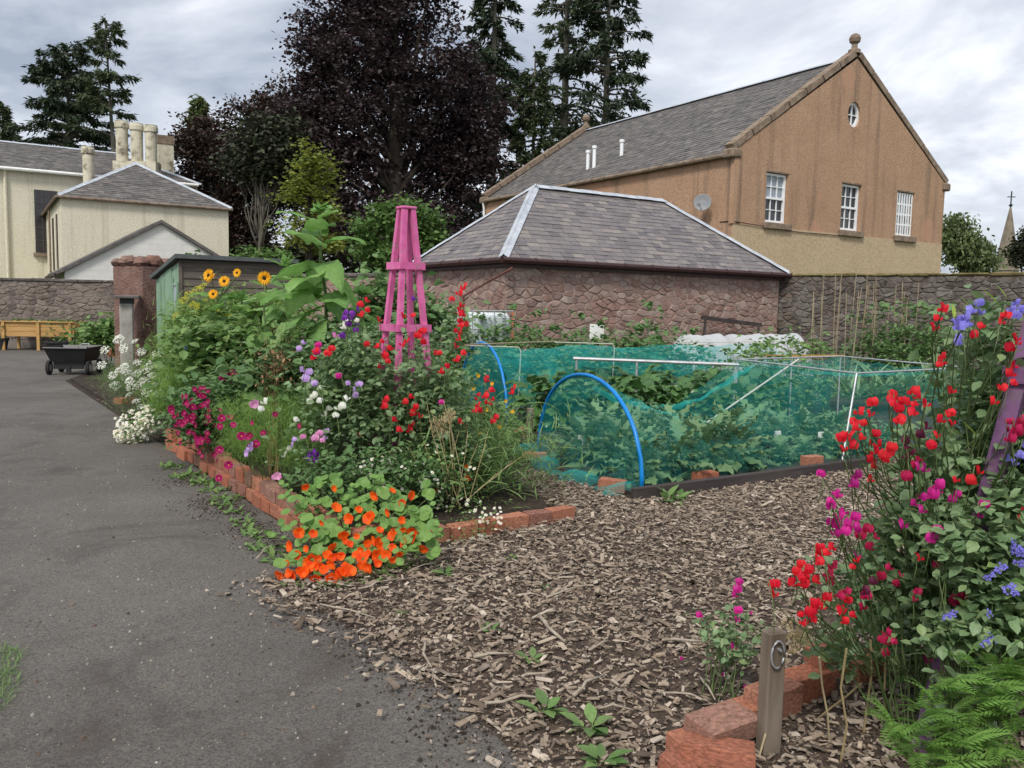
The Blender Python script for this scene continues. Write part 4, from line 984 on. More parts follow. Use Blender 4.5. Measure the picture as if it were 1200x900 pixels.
def cross(s,q):
    """net point: s 0..1 hoop to frame, 1..2 over the frame"""
    Fh,Bh=Vector((*f0,0)),Vector((*f1,0)); Ff,Bf=Vector((c2.x,c2.y,0)),Vector((c1.x,c1.y,0)); Fe,Be=Vector((c3.x,c3.y,0)),Vector((c4_.x,c4_.y,0))
    u=min(s,1); v=max(0,s-1)
    Fp=Fh.lerp(Ff,u).lerp(Fe,v); Bp=Bh.lerp(Bf,u).lerp(Be,v)
    th_=(1-math.cos(math.pi*q))/2; zh=HH*math.sin(math.pi*q)**.85
    out_=.0
    if q<.34: tf=-.08*(1-q/.34); zf=FZ*q/.34
    elif q>.66: tf=1+.08*(q-.66)/.34; zf=FZ*(1-q)/.34
    else: tf=(q-.34)/.32; zf=FZ-.07*math.sin(math.pi*(q-.34)/.32)
    k=u**1.6
    t=th_*(1-k)+tf*k; z=zh*(1-k)+zf*k
    sag=.50*math.sin(math.pi*min(1,u**.9))**1.2*(1 if s<1 else 0)
    z*=1-sag*(.55+.45*math.sin(math.pi*q))
    if s>1: z-=.05*math.sin(math.pi*v)*math.sin(math.pi*q)
    p=Fp.lerp(Bp,t); sh=.17*min(1,u*4)*max(0,1-2*q); p=p+Vector((-.40,.915,0))*sh; return p,z
def netpt(u,v):
    s=u*2; p,z=cross(s,v); wv=wob(p.x*1.6,p.y*1.6,1.0 if z>.06 else .4)
    fold=.022*math.sin(26*v+9*u)*math.sin(math.pi*min(1,s))*math.sin(math.pi*v)
    return (p.x+wv*.7,p.y-wv*.7,max(.012,z+wv+fold))
cage=thing('net_tunnel','teal mesh net draped over hoop and pole frame above kale and brassicas','net',(*f0,0))
off=Vector((*f0,0))
def local(T,o): return [(a-o.x,b-o.y,c-o.z) for a,b,c in T[0]],T[1]
# the net stops short on the back side between hoop and frame (thrown open there)
V,Fs=grid(netpt,56,44)
keep=[]
for (f) in Fs:
    i=f[0]//45; j=f[0]%45; u=i/56*2; q=j/44
    if .12<u<.97 and q>.62-.05*math.sin(6*u): continue
    keep.append(f)
Acc().add(*local((V,keep),off)).obj('net',M_net,cage,smooth=True)
# front curtain of the net, gathered on the ground
dB=Vector((-.80,-.58,0))
def front(u,v):
    q=u; t=(1-math.cos(math.pi*q))/2; a=Vector((*f0,0)).lerp(Vector((*f1,0)),t); z=HH*math.sin(math.pi*q)**.85
    g=a+dB*(.02+.22*math.sin(math.pi*q)**.5+.05*math.sin(19*q)); w_=v**1.2
    p=a.lerp(g,v**1.6); rip=.03*math.sin(30*q+3*v)*v
    return (p.x+rip*.8,p.y+rip*.6,max(.015,z*(1-v)+.025*v*(1+math.sin(37*q))))
Acc().add(*local(grid(front,60,16),off)).obj('end_net',M_net,cage,smooth=True)
def bunch(u,v):
    q=u; a=Vector((*f0,0)).lerp(Vector((*f1,0)),q*1.02-.01); o=.10+.26*math.sin(math.pi*min(1,max(0,q)))**.5+.04*math.sin(15*q)+.03*math.sin(41*q)
    an=math.pi*(.02+.96*v); rr=.06+.035*math.sin(21*q+1)+.02*math.sin(57*q)
    p=a+dB*(o+math.cos(an)*rr*1.6); return (p.x,p.y,.012+max(0,math.sin(an)*rr*1.0*(1+.3*math.sin(60*q+4*v))))
Acc().add(*local(grid(bunch,80,8),off)).obj('gathered_net',M_net2,cage,smooth=True)
# folded ridge of the net where it sags (a doubled hem)
hem=[]
for i in range(30):
    s=.10+.88*i/29; p,z=cross(s,.60); hem.append((p.x-off.x,p.y-off.y,z+.01+wob(p.x*1.6,p.y*1.6)))
def hemf(u,v):
    i=min(28,int(u*29)); a=Vector(hem[i]).lerp(Vector(hem[i+1]),u*29-i); an=6.283*v; r=.035+.012*math.sin(17*u); return (a.x-.58*math.cos(an)*r,a.y+.8*math.cos(an)*r,a.z+math.sin(an)*r*.7)
Acc().add(*grid(hemf,58,8)).obj('net_hem',M_net2,cage,smooth=True)
for (a,b) in ((c1,c2),(c2,c3),(c3,c4_),(c4_,c1)):
    put('pole',Acc().add(*tube([Vector((a.x,a.y,FZ))-off,Vector((b.x,b.y,FZ+.001))-off],.011,8)).mesh('pole',M_galv),cage)
ft=G(986,545)
for (a,b) in ((c2,(ft.x,ft.y)),(c1,(c1.x,c1.y)),(c3,(c3.x,c3.y)),(c4_,(c4_.x,c4_.y)),((c1+c4_)/2,((c1.x+c4_.x)/2,(c1.y+c4_.y)/2))):
    put('pole',Acc().add(*tube([Vector((a.x,a.y,FZ))-off,Vector((b[0],b[1],0))-off],.012,8)).mesh('pole',M_galv),cage)
M_cane=wood('bamboo',[(.22,.17,.10),(.31,.25,.16),(.38,.32,.21)],3,10)
ca=P(826,497,9.6); cb=P(936,421,10.6)
st=Acc().add(*tube([Vector(ca)-ca,Vector(cb)-ca],.011,6)).obj('support_stick',pmat('pale_stick',[(.42,.42,.38),(.55,.55,.5)]),None); st.location=ca; tag(st,'pale stick slanting across the top of the teal net','stick')
# grey scaffold rail
r0_,r1_=P(672,420,11.6),P(866,427.5,11.3)
rl=thing('steel_rail','grey steel rail on a post above the leafy greens, behind the front net','rail',(r0_.x,r0_.y,0))
o0=Vector((r0_.x,r0_.y,0))
Acc().add(*tube([r0_-o0,r1_-o0],.024,10)).obj('rail',M_galv,rl)
pm_=r0_.lerp(r1_,.39)
for q in (pm_,r1_.lerp(r0_,.02),r0_.lerp(r1_,.02)): put('post',Acc().add(*tube([Vector((q.x,q.y,0))-o0,q-o0],.017,8)).mesh('post',M_galv),rl)
# dark timber board along the net
M_dboard=wood('dark_wet_board',[(.035,.028,.027),(.055,.045,.043),(.08,.067,.064)],1,9)
b0,b1=G(741,588),G(1026,548); bd=b1-b0
bo=Acc().add(*cbox(0,bd.length,-.03,.03,0,.115,.006)).obj('edge_board',M_dboard); bo.location=b0; bo.rotation_euler=(0,0,math.atan2(bd.y,bd.x)); tag(bo,'dark timber board laid on edge along the front of the net','board')
# far tunnel (net 2)
n2=thing('net_tunnel','farther teal mesh tunnel with flat stick-held top below the stone wall','net',(*g0,0)); o2=Vector((*g0,0))
bdir=Vector((.86,.51,0))
def net2(u,v):
    a=Vector((*g0,0)).lerp(Vector((*g1,0)),0)+bdir*5.6*u; b=Vector((*g1,0))+bdir*5.4*u
    th_=(1-math.cos(math.pi*v))/2; z=1.04*math.sin(math.pi*v)**(.85-.55*min(1,u*4)); tt=th_
    z*=1-.07*abs(math.sin(u*9.4)); p=a.lerp(b,tt); wv=wob(p.x*1.4,p.y*1.4,1.6)
    return (p.x+wv-o2.x,p.y-wv-o2.y,max(.015,z+wv*.6))
Acc().add(*grid(net2,60,26)).obj('net',M_net2,n2,smooth=True)
def net2e(u,v):
    q=u; t=(1-math.cos(math.pi*q))/2; a=Vector((*g0,0)).lerp(Vector((*g1,0)),t); z=1.06*math.sin(math.pi*q)**.85*(1-v)
    return (a.x-o2.x-.1*v,a.y-o2.y-.06*v,max(.012,z))
Acc().add(*grid(net2e,30,8)).obj('end_net',M_net,n2,smooth=True)
def netk(u,v):
    p=Vector((*g0,0))+bdir*(.6+1.6*u)+Vector((-.25*v,-.1,0)); q=Vector((*g0,0))+bdir*(1.2+4.4*u)
    pt=p.lerp(q,v); return (pt.x-o2.x,pt.y-o2.y-.12,.02+.78*v*(1-.35*math.sin(math.pi*u))+wob(pt.x,pt.y,2))
Acc().add(*grid(netk,24,10)).obj('black_net',M_netk,n2,smooth=True)
for (px0,py0,px1,py1,d) in ((545,405,608,407,11.6),(650,401,718,403,12.5),(800,401,940,400,14)):
    a=P(px0,py0,d); b=P(px1,py1,d+.5); e_=Vector((b.x,b.y,.05))
    put('wire_hoop',Acc().add(*tube([a-o2,b-o2,(b-o2)+Vector((.03,.0,-.06)),e_-o2],.009,6)).mesh('wire_hoop',pmat('cream_wire',[(.5,.48,.4),(.6,.58,.5)])),n2)
a=P(545,404,11.4); b=P(652,400,13.2); put('top_stick',Acc().add(*tube([a-o2,b-o2],.012,6)).mesh('top_stick',M_cane),n2)
# white fleece cloches
for i,(px,wpx,d) in enumerate(((822,72,17.3),(872,66,18.0),(915,60,18.9))):
    c=P(px,400,d); c.z=0; wd=wpx*d/F/2
    t=thing('fleece_cloche','low white fleece cloche between the net tunnel and the stone walls','cloche',c,TH,'white fleece cloches in a row')
    Acc().add(*grid(lambda u,v:((u-.5)*2*wd+.0,(v-.5)*1.0,max(.01,(1.12-.05*abs(math.sin(u*6.283+.5))-.05*math.sin(11*u+5*v))*math.sin(math.pi*v)**.22*(.6+.4*min(1,8*u*(1-u)))+.01*math.sin(40*u))),24,14)).obj('fleece',M_fleece,t,smooth=True)
    for u in (): put('hoop',Acc().add(*tube([(u*wd*.94,-.5*math.cos(math.pi*k/10),.1+1.13*math.sin(math.pi*k/10)**.5) for k in range(11)],.012,5)).mesh('hoop',M_upvc),t)
# water tank (IBC) in cage
M_ibc=pmat('milky_plastic',[(.52,.57,.58),(.66,.70,.71)],3,.35,.05,spec=.5)
tk=P(564,400,15.6); tk.z=0; ibc=thing('water_tank','milky white plastic water tank in a wire cage below the red downpipe','water tank',tk,TH)
zt=P(564,364,15.6).z; Acc().add(*cbox(-.42,.42,-.42,.42,.12,zt-.03,.09)).obj('tank',M_ibc,ibc)
for z in np.linspace(.2,zt,5): 
    for (a,b) in (((-.45,-.45),(.45,-.45)),((-.45,-.45),(-.45,.45)),((.45,-.45),(.45,.45))): put('cage_bar',Acc().add(*tube([(*a,z),(*b,z)],.012,5)).mesh('cage_bar',M_galv),ibc)
for x in np.linspace(-.45,.45,5): put('cage_bar',Acc().add(*tube([(x,-.455,.1),(x,-.455,zt)],.012,5)).mesh('cage_bar',M_galv),ibc)
Acc().add(*box(-.5,.5,-.5,.5,0,.11)).obj('pallet',M_shed,ibc)
# leaning plank with notice, notice board
pp=P(822,384,19.5); pb_=P(890,389,20.6); pk=thing('timber_frame','old timber rails leaning on the stone wall behind the fleece cloches','timber',(pp.x,pp.y,0))
oo=Vector((pp.x,pp.y,0))
put('rail',Acc().add(*beam(P(822,372,19.6)-oo,P(892,381,20.7)-oo,.05,.09)).mesh('rail',M_dboard),pk); put('post',Acc().add(*beam(P(827,374,19.5)-oo,Vector((P(822,400,19.5).x,P(822,400,19.5).y,0))-oo,.06,.05)).mesh('post',M_dboard),pk); put('post',Acc().add(*beam(P(889,381,20.6)-oo,Vector((P(888,400,20.5).x,P(888,400,20.5).y,0))-oo,.06,.05)).mesh('post',M_dboard),pk)
wb_=P(699,400,15.8); wb_.z=0; nbd=thing('notice_board','small white board standing among potato leaves below the outbuilding wall','board',wb_,R(15))
zz=P(699,380,15.8).z; Acc().add(*cbox(-.14,.14,-.012,.012,zz-.28,zz,.004)).obj('panel',M_white,nbd); Acc().add(*box(-.02,.02,.013,.04,0,zz-.05)).obj('post',M_shed,nbd)
pt_=P(602,400,16.3); pt_.z=0; wp=Acc().add(*tube([(0,0,0),(0,0,P(602,356,16.3).z)],.05,8)).obj('rusty_post',M_terra); wp.location=pt_; tag(wp,'short rusty round post against the outbuilding wall','post')
# stakes
M_stake=wood('grey_brown_stake',[(.10,.075,.055),(.16,.125,.095),(.22,.18,.14)],3,14)
def stake(label,px,ptop,pbot,wd,rz,tilt=0,ring=True):
    g=G(px,pbot); h=P(px,ptop,g.y).z; t=thing('wooden_stake',label,'stake',g,rz); t.rotation_euler=(tilt,tilt*.5,rz)
    Acc().add(*cbox(-wd/2,wd/2,-wd*.38,wd*.38,-.05,h,.006)).obj('post',M_stake,t)
    if ring:
        pts=[(wd*.0+.034*math.cos(a)*.8-.01,-wd*.38-.012,h-.075+.05*math.sin(a)) for a in np.linspace(0,6.0,15)]
        Acc().add(*tube(pts,.004,6)).obj('wire_loop',M_galv,t,smooth=True); 
        Acc().add(*tube([(0,-wd*.38-.016,h-.06),(0,-wd*.38,h-.06)],.006,6)).obj('nail',M_galv,t)
stake('square brown stake with a metal ring near its top, by the broken bricks',900,738,882,.075,R(20))
stake('short grey wooden stake with a ring beside the front blue hoop',619,478,520,.075,R(15),R(3))
stake('thin grey stake standing in the white umbel flowers',152,440,478,.03,0,0,False)
# bamboo canes for the beans
rc=random.Random(8)
for i in range(26):
    px=rc.uniform(948,1075); d=rc.uniform(16.0,17.2); b=P(px,410,d); b.z=0; h=P(px,rc.uniform(328,362) if i%3 else rc.uniform(318,335),d).z
    o=Acc().add(*tube([(0,0,0),(rc.uniform(-.12,.12),rc.uniform(-.1,.1),h)],.0075,5)).obj('bamboo_cane',M_cane); o.location=b; tag(o,'thin bamboo cane standing upright in the bean row before the dark wall','cane','bamboo canes in the bean row')
for (px,py,rz) in ((962,517,.3),(911,501,.5),(683,484,.2)):
    g=P(px,py+14,9.4 if px>700 else 8.8); g.z=0; t=thing('plant_label','small white plant label standing in the soil under the net','label',g,rz,'plant labels under the net')
    Acc().add(*cbox(-.05,.05,-.003,.003,.20,.27,.002)).obj('tag',M_white,t); Acc().add(*box(-.008,.008,-.002,.004,-.05,.2)).obj('stem',M_white,t)

# ================================================================ GROUND COVER
def inside(px,py,poly):
    px,py=np.asarray(px),np.asarray(py); r=np.zeros(len(px),bool); n=len(poly)
    for i in range(n):
        x1,y1=poly[i]; x2,y2=poly[(i+1)%n]
        c=((y1>py)!=(y2>py))&(px<(x2-x1)*(py-y1)/(y2-y1+1e-12)+x1); r^=c
    return r
bed=[CN+nrm*.08+BD*.1,CN+BD*1.75+nB*.06,Vector((.28,6.7,0)),Vector((.02,7.6,0)),Vector((.10,9.0,0)),Vector((-.9,12.3,0)),Vector((-4.4,15.2,0)),e2+nrm*.1,CN+PD*4.9+nrm*.08]
bp2=[(p.x,p.y) for p in bed]
tri=tessellate_polygon([[Vector((x,y,0)) for x,y in bp2]]); n=len(bp2)
bs=Acc().add([(x,y,.05) for x,y in bp2]+[(x,y,0.003) for x,y in bp2],[tuple(t) for t in tri]+[(i,(i+1)%n,n+(i+1)%n,n+i) for i in range(n)]).obj('bed_soil',M_soil); bs['kind']='structure'
CHIP=([(-.5,-.5,0),(.5,-.42,0),(.42,.5,0),(-.45,.46,0),(-.42,-.46,1),(.46,-.36,1),(.36,.44,1),(-.36,.4,1)],[(4,5,6,7),(0,1,5,4),(1,2,6,5),(2,3,7,6),(3,0,4,7)])
M_chip=vmat('wood_chip',[(.15,.113,.083),(.31,.24,.178),(.095,.07,.052),(.42,.34,.262),(.20,.152,.112),(.49,.415,.335),(.07,.052,.04),(.35,.28,.21),(.17,.125,.09)],25,.25,.9,.3,90,bdist=.004)
n=118000; X_=rng.uniform(-1.7,6.2,n); Y_=rng.uniform(2.1,10,n)
ins=inside(X_,Y_,MUL); jx=np.abs(rng.normal(0,.13,n)); near=inside(X_+jx,Y_+jx*.6,MUL)&(~ins)&(rng.random(n)<.6)&(Y_<4.9)
vis=np.abs(X_/Y_-.05)<.75
pat=.5+.5*np.sin(X_*2.3+1.1*np.sin(Y_*1.7))*np.sin(Y_*2.9+X_)
k_=(ins|near)&vis&(rng.random(n)<(.62+.38*pat))&(rng.random(n)<np.clip(6.5/Y_,.35,1)); X_,Y_=X_[k_],Y_[k_]; m=len(X_)
ln=rng.lognormal(-3.75,.58,m).clip(.008,.12); wd=(ln*rng.uniform(.14,.6,m)).clip(.004,.028); th=rng.uniform(.002,.006,m)
Rm=rots(rng.uniform(0,6.28,m),rng.normal(0,.22,m),rng.normal(0,.25,m),np.ones(m))
Mm=Rm*np.stack([wd,ln,th],1)[:,None,:]
zz=.012+rng.random(m)**2*.028
ch=Acc().inst(CHIP,np.stack([X_,Y_,zz],1),Mm).obj('wood_chips',M_chip); tag(ch,'brown and bleached wood chip mulch covering the garden path','wood chips',kind='stuff')
n=90000; X_=rng.uniform(-1.6,5.0,n); Y_=rng.uniform(2.4,8.5,n); k_=(inside(X_,Y_,MUL)|(inside(X_+np.abs(rng.normal(0,.08,n)),Y_+.04,MUL)&(Y_<4.9)))&(np.abs(X_/Y_-.05)<.7)&(rng.random(n)<np.clip(5/Y_,.3,1)); X_,Y_=X_[k_],Y_[k_]; m=len(X_)
ln=rng.lognormal(-4.7,.4,m).clip(.004,.025); Mm=rots(rng.uniform(0,6.28,m),rng.normal(0,.3,m),rng.normal(0,.3,m),np.ones(m))*np.stack([ln*rng.uniform(.2,.7,m),ln,np.ones(m)],1)[:,None,:]
M_fine=vmat('wood_fines',[(.10,.075,.058),(.17,.13,.10),(.06,.045,.036),(.26,.20,.155),(.04,.03,.025),(.13,.095,.07)],30,.2,.95)
tag(Acc().inst(([(-.5,-.5,0),(.5,-.4,0),(.35,.5,.0),(-.4,.45,0)],[(0,1,2,3)]),np.stack([X_,Y_,.0125+rng.random(m)*.014],1),Mm).obj('wood_fines',M_fine),'fine rotted wood crumbs between the wood chips','wood chips',kind='stuff')
# grit and crumbs on the asphalt
n=7000; d_=rng.uniform(2.6,16,n)**1.0; px=rng.uniform(-40,640,n); X_=(px-600)/F*d_; Y_=d_
ok=inside(X_,Y_,[(-40,-6),(.75,-6),(.75,2.0),(.2,2.9),(-.3,3.5),(-.75,4.2),(CN.x-.05,CN.y),(e2.x-.1,e2.y),(-9.3,18.5),(-40,27)])
X_,Y_=X_[ok],Y_[ok]; m=len(X_); sz=rng.lognormal(-5.15,.5,m).clip(.003,.022)
M_grit=vmat('grit',[(.10,.09,.08),(.25,.23,.2),(.05,.04,.035),(.35,.32,.28),(.16,.12,.09),(.07,.05,.04)],20,.2,.9)
GR=([(-.5,-.4,0),(.4,-.5,0),(.55,.3,0),(-.2,.5,0),(-.25,-.2,.5),(.3,-.2,.55),(.2,.25,.45)],[(4,5,6),(0,1,5,4),(1,2,6,5),(2,3,6),(3,0,4,6)])
gr=Acc().inst(GR,np.stack([X_,Y_,np.full(m,.004)],1),rots(rng.uniform(0,6.28,m),np.zeros(m),np.zeros(m),sz)).obj('grit',M_grit); tag(gr,'fine stones and crumbs scattered over the asphalt path','grit',kind='stuff')
def fines(name,pts,n,sg):      # dark crumbs of soil
    c=np.array(pts)[rng.integers(0,len(pts),n)]; q=c+rng.normal(0,sg,(n,2))
    return q
q=fines('f',[(G(x,y).x,G(x,y).y) for x,y in ((400,705),(440,735),(470,770),(360,690),(520,800),(330,640),(300,620),(560,850),(380,720),(250,590),(220,565),(270,600))],5000,.13)
m=len(q); cr_=Acc().inst(GR,np.stack([q[:,0],q[:,1],np.full(m,.005)],1),rots(rng.uniform(0,6.28,m),np.zeros(m),np.zeros(m),rng.lognormal(-4.9,.45,m).clip(.003,.02)),).obj('soil_crumbs',vmat('soil_crumb',[(.022,.017,.014),(.04,.03,.024),(.06,.045,.035),(.03,.022,.018),(.16,.12,.085)],20,.2,.95)); tag(cr_,'dark soil crumbs spilled onto the asphalt beside the bed edge','soil',kind='stuff')
# bleached sticks lying on the chips
M_stick=pmat('bleached_stick',[(.22,.175,.13),(.33,.28,.22),(.42,.37,.30)],20,.9,.4,60,stretch=(1,1,1))
rs=random.Random(4)
for (ax,ay,bx,by,r) in ((632,722,662,752,.011),(555,770,602,766,.008),(375,708,440,724,.005),(498,752,506,782,.007),(568,824,640,818,.007),(672,815,706,792,.009),(776,750,830,752,.007),(820,793,838,820,.006),(690,762,712,752,.006),(775,812,830,822,.005),(640,700,688,686,.006),(420,690,470,678,.006),(300,655,328,637,.006),(488,655,540,640,.008),(560,740,590,728,.006),(700,830,742,832,.006),(612,792,650,786,.006),(508,660,480,668,.005),(540,560,650,538,.005)):
    a,b=G(ax,ay,.035),G(bx,by,.035); c=a.lerp(b,.5)+Vector((rs.uniform(-.03,.03),rs.uniform(-.03,.03),.012)); q_=a.lerp(b,.25)+Vector((rs.uniform(-.015,.015),rs.uniform(-.015,.015),.005))
    o=Acc().add(*tube([a-a,q_-a,c-a,b-a],[r,r*.95,r*.85,r*.5],6)).obj('dry_stick',M_stick,smooth=True); o.location=a; tag(o,'pale dry stick lying loose on the wood chips','stick','dry sticks on the wood chips')
# ================================================================ PLANT KIT
def leafT(n=3,w=.3,fold=.15,droop=.15,a=.8,stalk=0):
    V=[];Fs=[]
    for i in range(n+1):
        t=i/n; hw=w*max(.03,math.sin(math.pi*min(1,max(0,t**a)))) ; z=-droop*t*t
        V+=[(-hw,t+stalk,z+fold*hw),(0,t+stalk,z),(hw,t+stalk,z+fold*hw)]
    for i in range(n):
        b=3*i; Fs+=[(b,b+1,b+4,b+3),(b+1,b+2,b+5,b+4)]
    if stalk:
        k=len(V); V+=[(-.012,0,0),(.012,0,0),(.012,stalk*1.05,0),(-.012,stalk*1.05,0)]; Fs.append((k,k+1,k+2,k+3))
    return V,Fs
LEAF=leafT(2,.3,.2,.18); OVAL=leafT(3,.36,.18,.25,1.0); BLADE=leafT(4,.045,.3,.5); THIN=leafT(1,.03,0,0); GRASS=leafT(3,.03,.2,.45)
NEED=([(-.018,0,0),(.018,0,0),(0,1,-.1)],[(0,1,2)])
def heartT(n=7,w=.44,droop=.55,cup=.25,wave=.05,stalk=.35):
    V=[];Fs=[];m=6
    for i in range(n+1):
        t=i/n; hw=w*(math.sin(math.pi*min(1,(t*.93+.07)**.62)))**.8 if t<1 else .01
        for j in range(m+1):
            s=j/m*2-1; y=t-.16*abs(s)**1.5*(1-t)*(1 if t<.4 else .5); z=-droop*t*t*.6+cup*abs(s)*hw*.8-droop*.12*s*s+wave*math.sin(11*t+6*s)*abs(s)
            V.append((s*hw,y+stalk,z))
    for i in range(n):
        for j in range(m): b=i*(m+1)+j; Fs.append((b,b+1,b+m+2,b+m+1))
    if stalk:
        T=tube([(0,0,0),(0,stalk*.5,.02),(0,stalk+.03,0)],[.022,.018,.014],5,False); k=len(V); V+=T[0]; Fs+=[tuple(i+k for i in f) for f in T[1]]
    return V,Fs
def roundT(n=12,dip=.12,seed=0):
    r=random.Random(seed); V=[(0,0,0)];Fs=[]
    for (rr,z) in ((.5,dip*.4),(1,dip)):
        for k in range(n):
            a=2*math.pi*k/n; q=rr*(1+.06*math.sin(4*a+seed)+ r.uniform(-.03,.03)); V.append((q*math.cos(a),q*math.sin(a),z+.05*rr*math.sin(3*a+seed)))
    for k in range(n): k2=(k+1)%n; Fs+=[(0,1+k,1+k2),(1+k,1+n+k,1+n+k2,1+k2)]
    return V,Fs
def petal(T,a,tilt,scale=1,off=0):
    """petal template along +Y -> radial petal of a flower facing -Y (x,z plane), tilted forward"""
    c,s=math.cos(a),math.sin(a); ct,st=math.cos(tilt),math.sin(tilt); V=[]
    for x,y,z in T[0]:
        x,y,z=x*scale,y*scale+off,z*scale
        fwd=-(y*st+z*ct); rad=y*ct-z*st
        V.append((rad*s+x*c,fwd,rad*c-x*s))
    return V,T[1]
PET=([(-.12,0,0),(.12,0,0),(-.4,.45,.06),(0,.5,-.03),(.4,.45,.06),(-.36,.85,.02),(0,1,-.1),(.36,.85,.02)],[(0,1,4,3,2),(2,3,6,5),(3,4,7,6)])
def sweetpea(ac,c,yaw,s,rnd,mi=0):
    V=[];Fs=[]; nu,nv=6,4
    for j in range(nv+1):
        t=j/nv; hw=.66*math.sqrt(max(.03,math.sin(math.pi*(.08+.80*t))))
        for i in range(nu+1):
            u=i/nu*2-1; V.append((u*hw, (.30*abs(u)**1.5-.25*t+.42*t*t)*1.0+(.10*math.sin(7*u+rnd*20)+.06*math.sin(13*u))*t, t*(1.05+.10*math.sin(rnd*40))-.14*abs(u)-((.05+.08*math.cos(rnd*50))*(1-abs(u)) if j==nv else 0)+.07*math.sin(11*u+rnd*9)*t))
    for j in range(nv):
        for i in range(nu): b=j*(nu+1)+i; Fs.append((b,b+1,b+nu+2,b+nu+1))
    k=len(V)
    for sg in (-1,1):
        b=len(V); V+=[(0,-.05,.05),(sg*.16,-.28,-.02),(sg*.36,-.46,.12),(sg*.34,-.50,.38),(sg*.10,-.42,.46),(sg*.02,-.25,.3)]; f=(b,b+1,b+2,b+3,b+4,b+5); Fs.append(f if sg>0 else f[::-1])
    b=len(V); V+=[(-.07,-.1,-.02),(.07,-.1,-.02),(0,-.4,.12),(0,-.12,.22)]; Fs+=[(b,b+1,b+2),(b,b+2,b+3),(b+1,b+3,b+2)]
    cy,sy=math.cos(yaw),math.sin(yaw); VV=[((x*cy-y*sy)*s+c[0],(x*sy+y*cy)*s+c[1],z*s+c[2]) for x,y,z in V]
    ac.add(VV,Fs,[rnd+.10*(q//nu)+.04*(q%2) for q in range(nu*nv)]+[rnd+.3]*2+[rnd+.5]*3,mi)
M_stem=vmat('plant_stem',[(.07,.11,.035),(.10,.15,.05),(.13,.17,.07)],8,.2,.6)
M_straw=vmat('straw_stem',[(.30,.23,.11),(.38,.30,.16),(.44,.37,.22)],10,.25,.8)
def fmat(name,c): return vmat(name,c,30,.12,.55,trans=.3,spec=.2)
FM={'red':fmat('scarlet_petal',[(.62,.012,.022),(.72,.03,.04),(.55,.008,.03),(.68,.02,.03)]),
 'crim':fmat('crimson_petal',[(.38,.010,.06),(.50,.02,.10),(.30,.008,.04),(.42,.02,.07)]),
 'mag':fmat('magenta_petal',[(.52,.015,.22),(.62,.03,.28),(.44,.01,.2),(.58,.05,.30)]),
 'mar':fmat('maroon_petal',[(.10,.01,.035),(.16,.02,.06),(.07,.01,.03),(.13,.02,.05)]),
 'blue':fmat('violet_blue_petal',[(.20,.18,.62),(.28,.26,.72),(.16,.13,.52),(.34,.32,.76)]),
 'vio':fmat('purple_petal',[(.16,.02,.30),(.22,.04,.38),(.11,.015,.24),(.26,.06,.42)]),
 'lil':fmat('lilac_petal',[(.50,.32,.66),(.58,.40,.72),(.44,.26,.60),(.62,.46,.75)]),
 'pnk':fmat('pink_petal',[(.66,.24,.48),(.72,.32,.55),(.60,.18,.42),(.74,.4,.6)]),
 'wht':fmat('white_petal',[(.72,.72,.66),(.80,.80,.76),(.68,.69,.58),(.78,.78,.72)]),
 'ora':fmat('orange_petal',[(.78,.10,.008),(.82,.15,.012),(.70,.06,.01),(.80,.12,.01)]),
 'cos':fmat('wine_petal',[(.36,.008,.10),(.46,.02,.15),(.28,.006,.07),(.40,.02,.16)]),
 'yel':fmat('yellow_petal',[(.78,.42,.015),(.82,.50,.02),(.70,.32,.01),(.80,.46,.03)]),
 'cor':fmat('cornflower_petal',[(.10,.18,.62),(.16,.26,.70),(.08,.14,.55)])}
M_disc=pmat('dark_seed_disc',[(.025,.014,.008),(.06,.035,.015)],20,.9,.8,60); M_eye=pmat('yellow_eye',[(.62,.36,.02),(.7,.45,.03)],20)
rf_=random.Random(31)
def raceme_mesh(colr,k,seed):
    r=random.Random(seed); ac=Acc(); L_=.10+.03*k
    ac.add(*tube([(0,.03,-L_),(0.005,.012,-L_*.5),(0,0,.0),(0,0,.05*(k-1))],.0022,5),r.random(),1)
    for i in range(k): sweetpea(ac,(r.uniform(-.018,.018)+(.014 if i%2 else -.014),-.012,.036*i*1.1-.02),r.uniform(-1.1,1.1),r.uniform(.030,.040),r.random())
    for _ in range(2): ac.add(*shift(leafT(1,.2,0,0),(0,0,0)),r.random(),1) if False else None
    return ac.mesh('flower',[FM[colr],M_stem],smooth=True)
RAC={c:[raceme_mesh(c,k,11*k+i) for i,k in enumerate((1,1,2,2,2))] for c in ('red','crim','mag','mar','blue','vio','lil','pnk','wht')}
def radial_mesh(colr,npet,T=PET,tilt=.35,eye=.2,eyemat=None,rows=1,jit=.12,seed=0,name='flower',wid=1.0):
    r=random.Random(seed); ac=Acc()
    T=([(x*wid,y,z) for x,y,z in T[0]],T[1])
    for w_ in range(rows):
        for k in range(npet):
            a=2*math.pi*(k+.5*w_+r.uniform(-jit,jit))/npet; ac.add(*petal(T,a,tilt+.25*w_+r.uniform(-.15,.15),1-.12*w_,eye*.5),r.random())
    V,Fs=lathe([(eye,0),(eye*.95,eye*.25),(eye*.6,eye*.45),(eye*.1,eye*.5)],10); ac.add([(x,-z-.02,y) for x,y,z in V],Fs,0,1)
    ac.add(*tube([(0,.02,0),(0,.25,-.25),(0,.3,-1.0)],.04,4,False),.5,2)
    return ac.mesh(name,[FM[colr],eyemat or M_eye,M_stem],smooth=True)
NAST=[radial_mesh('ora',5,tilt=.5,eye=.15,eyemat=FM['ora'],seed=s,wid=1.25) for s in range(4)]
COSM=[radial_mesh('cos',8,tilt=t,eye=.16,seed=s,wid=.95) for s,t in ((1,.1),(2,.3),(3,.5))]
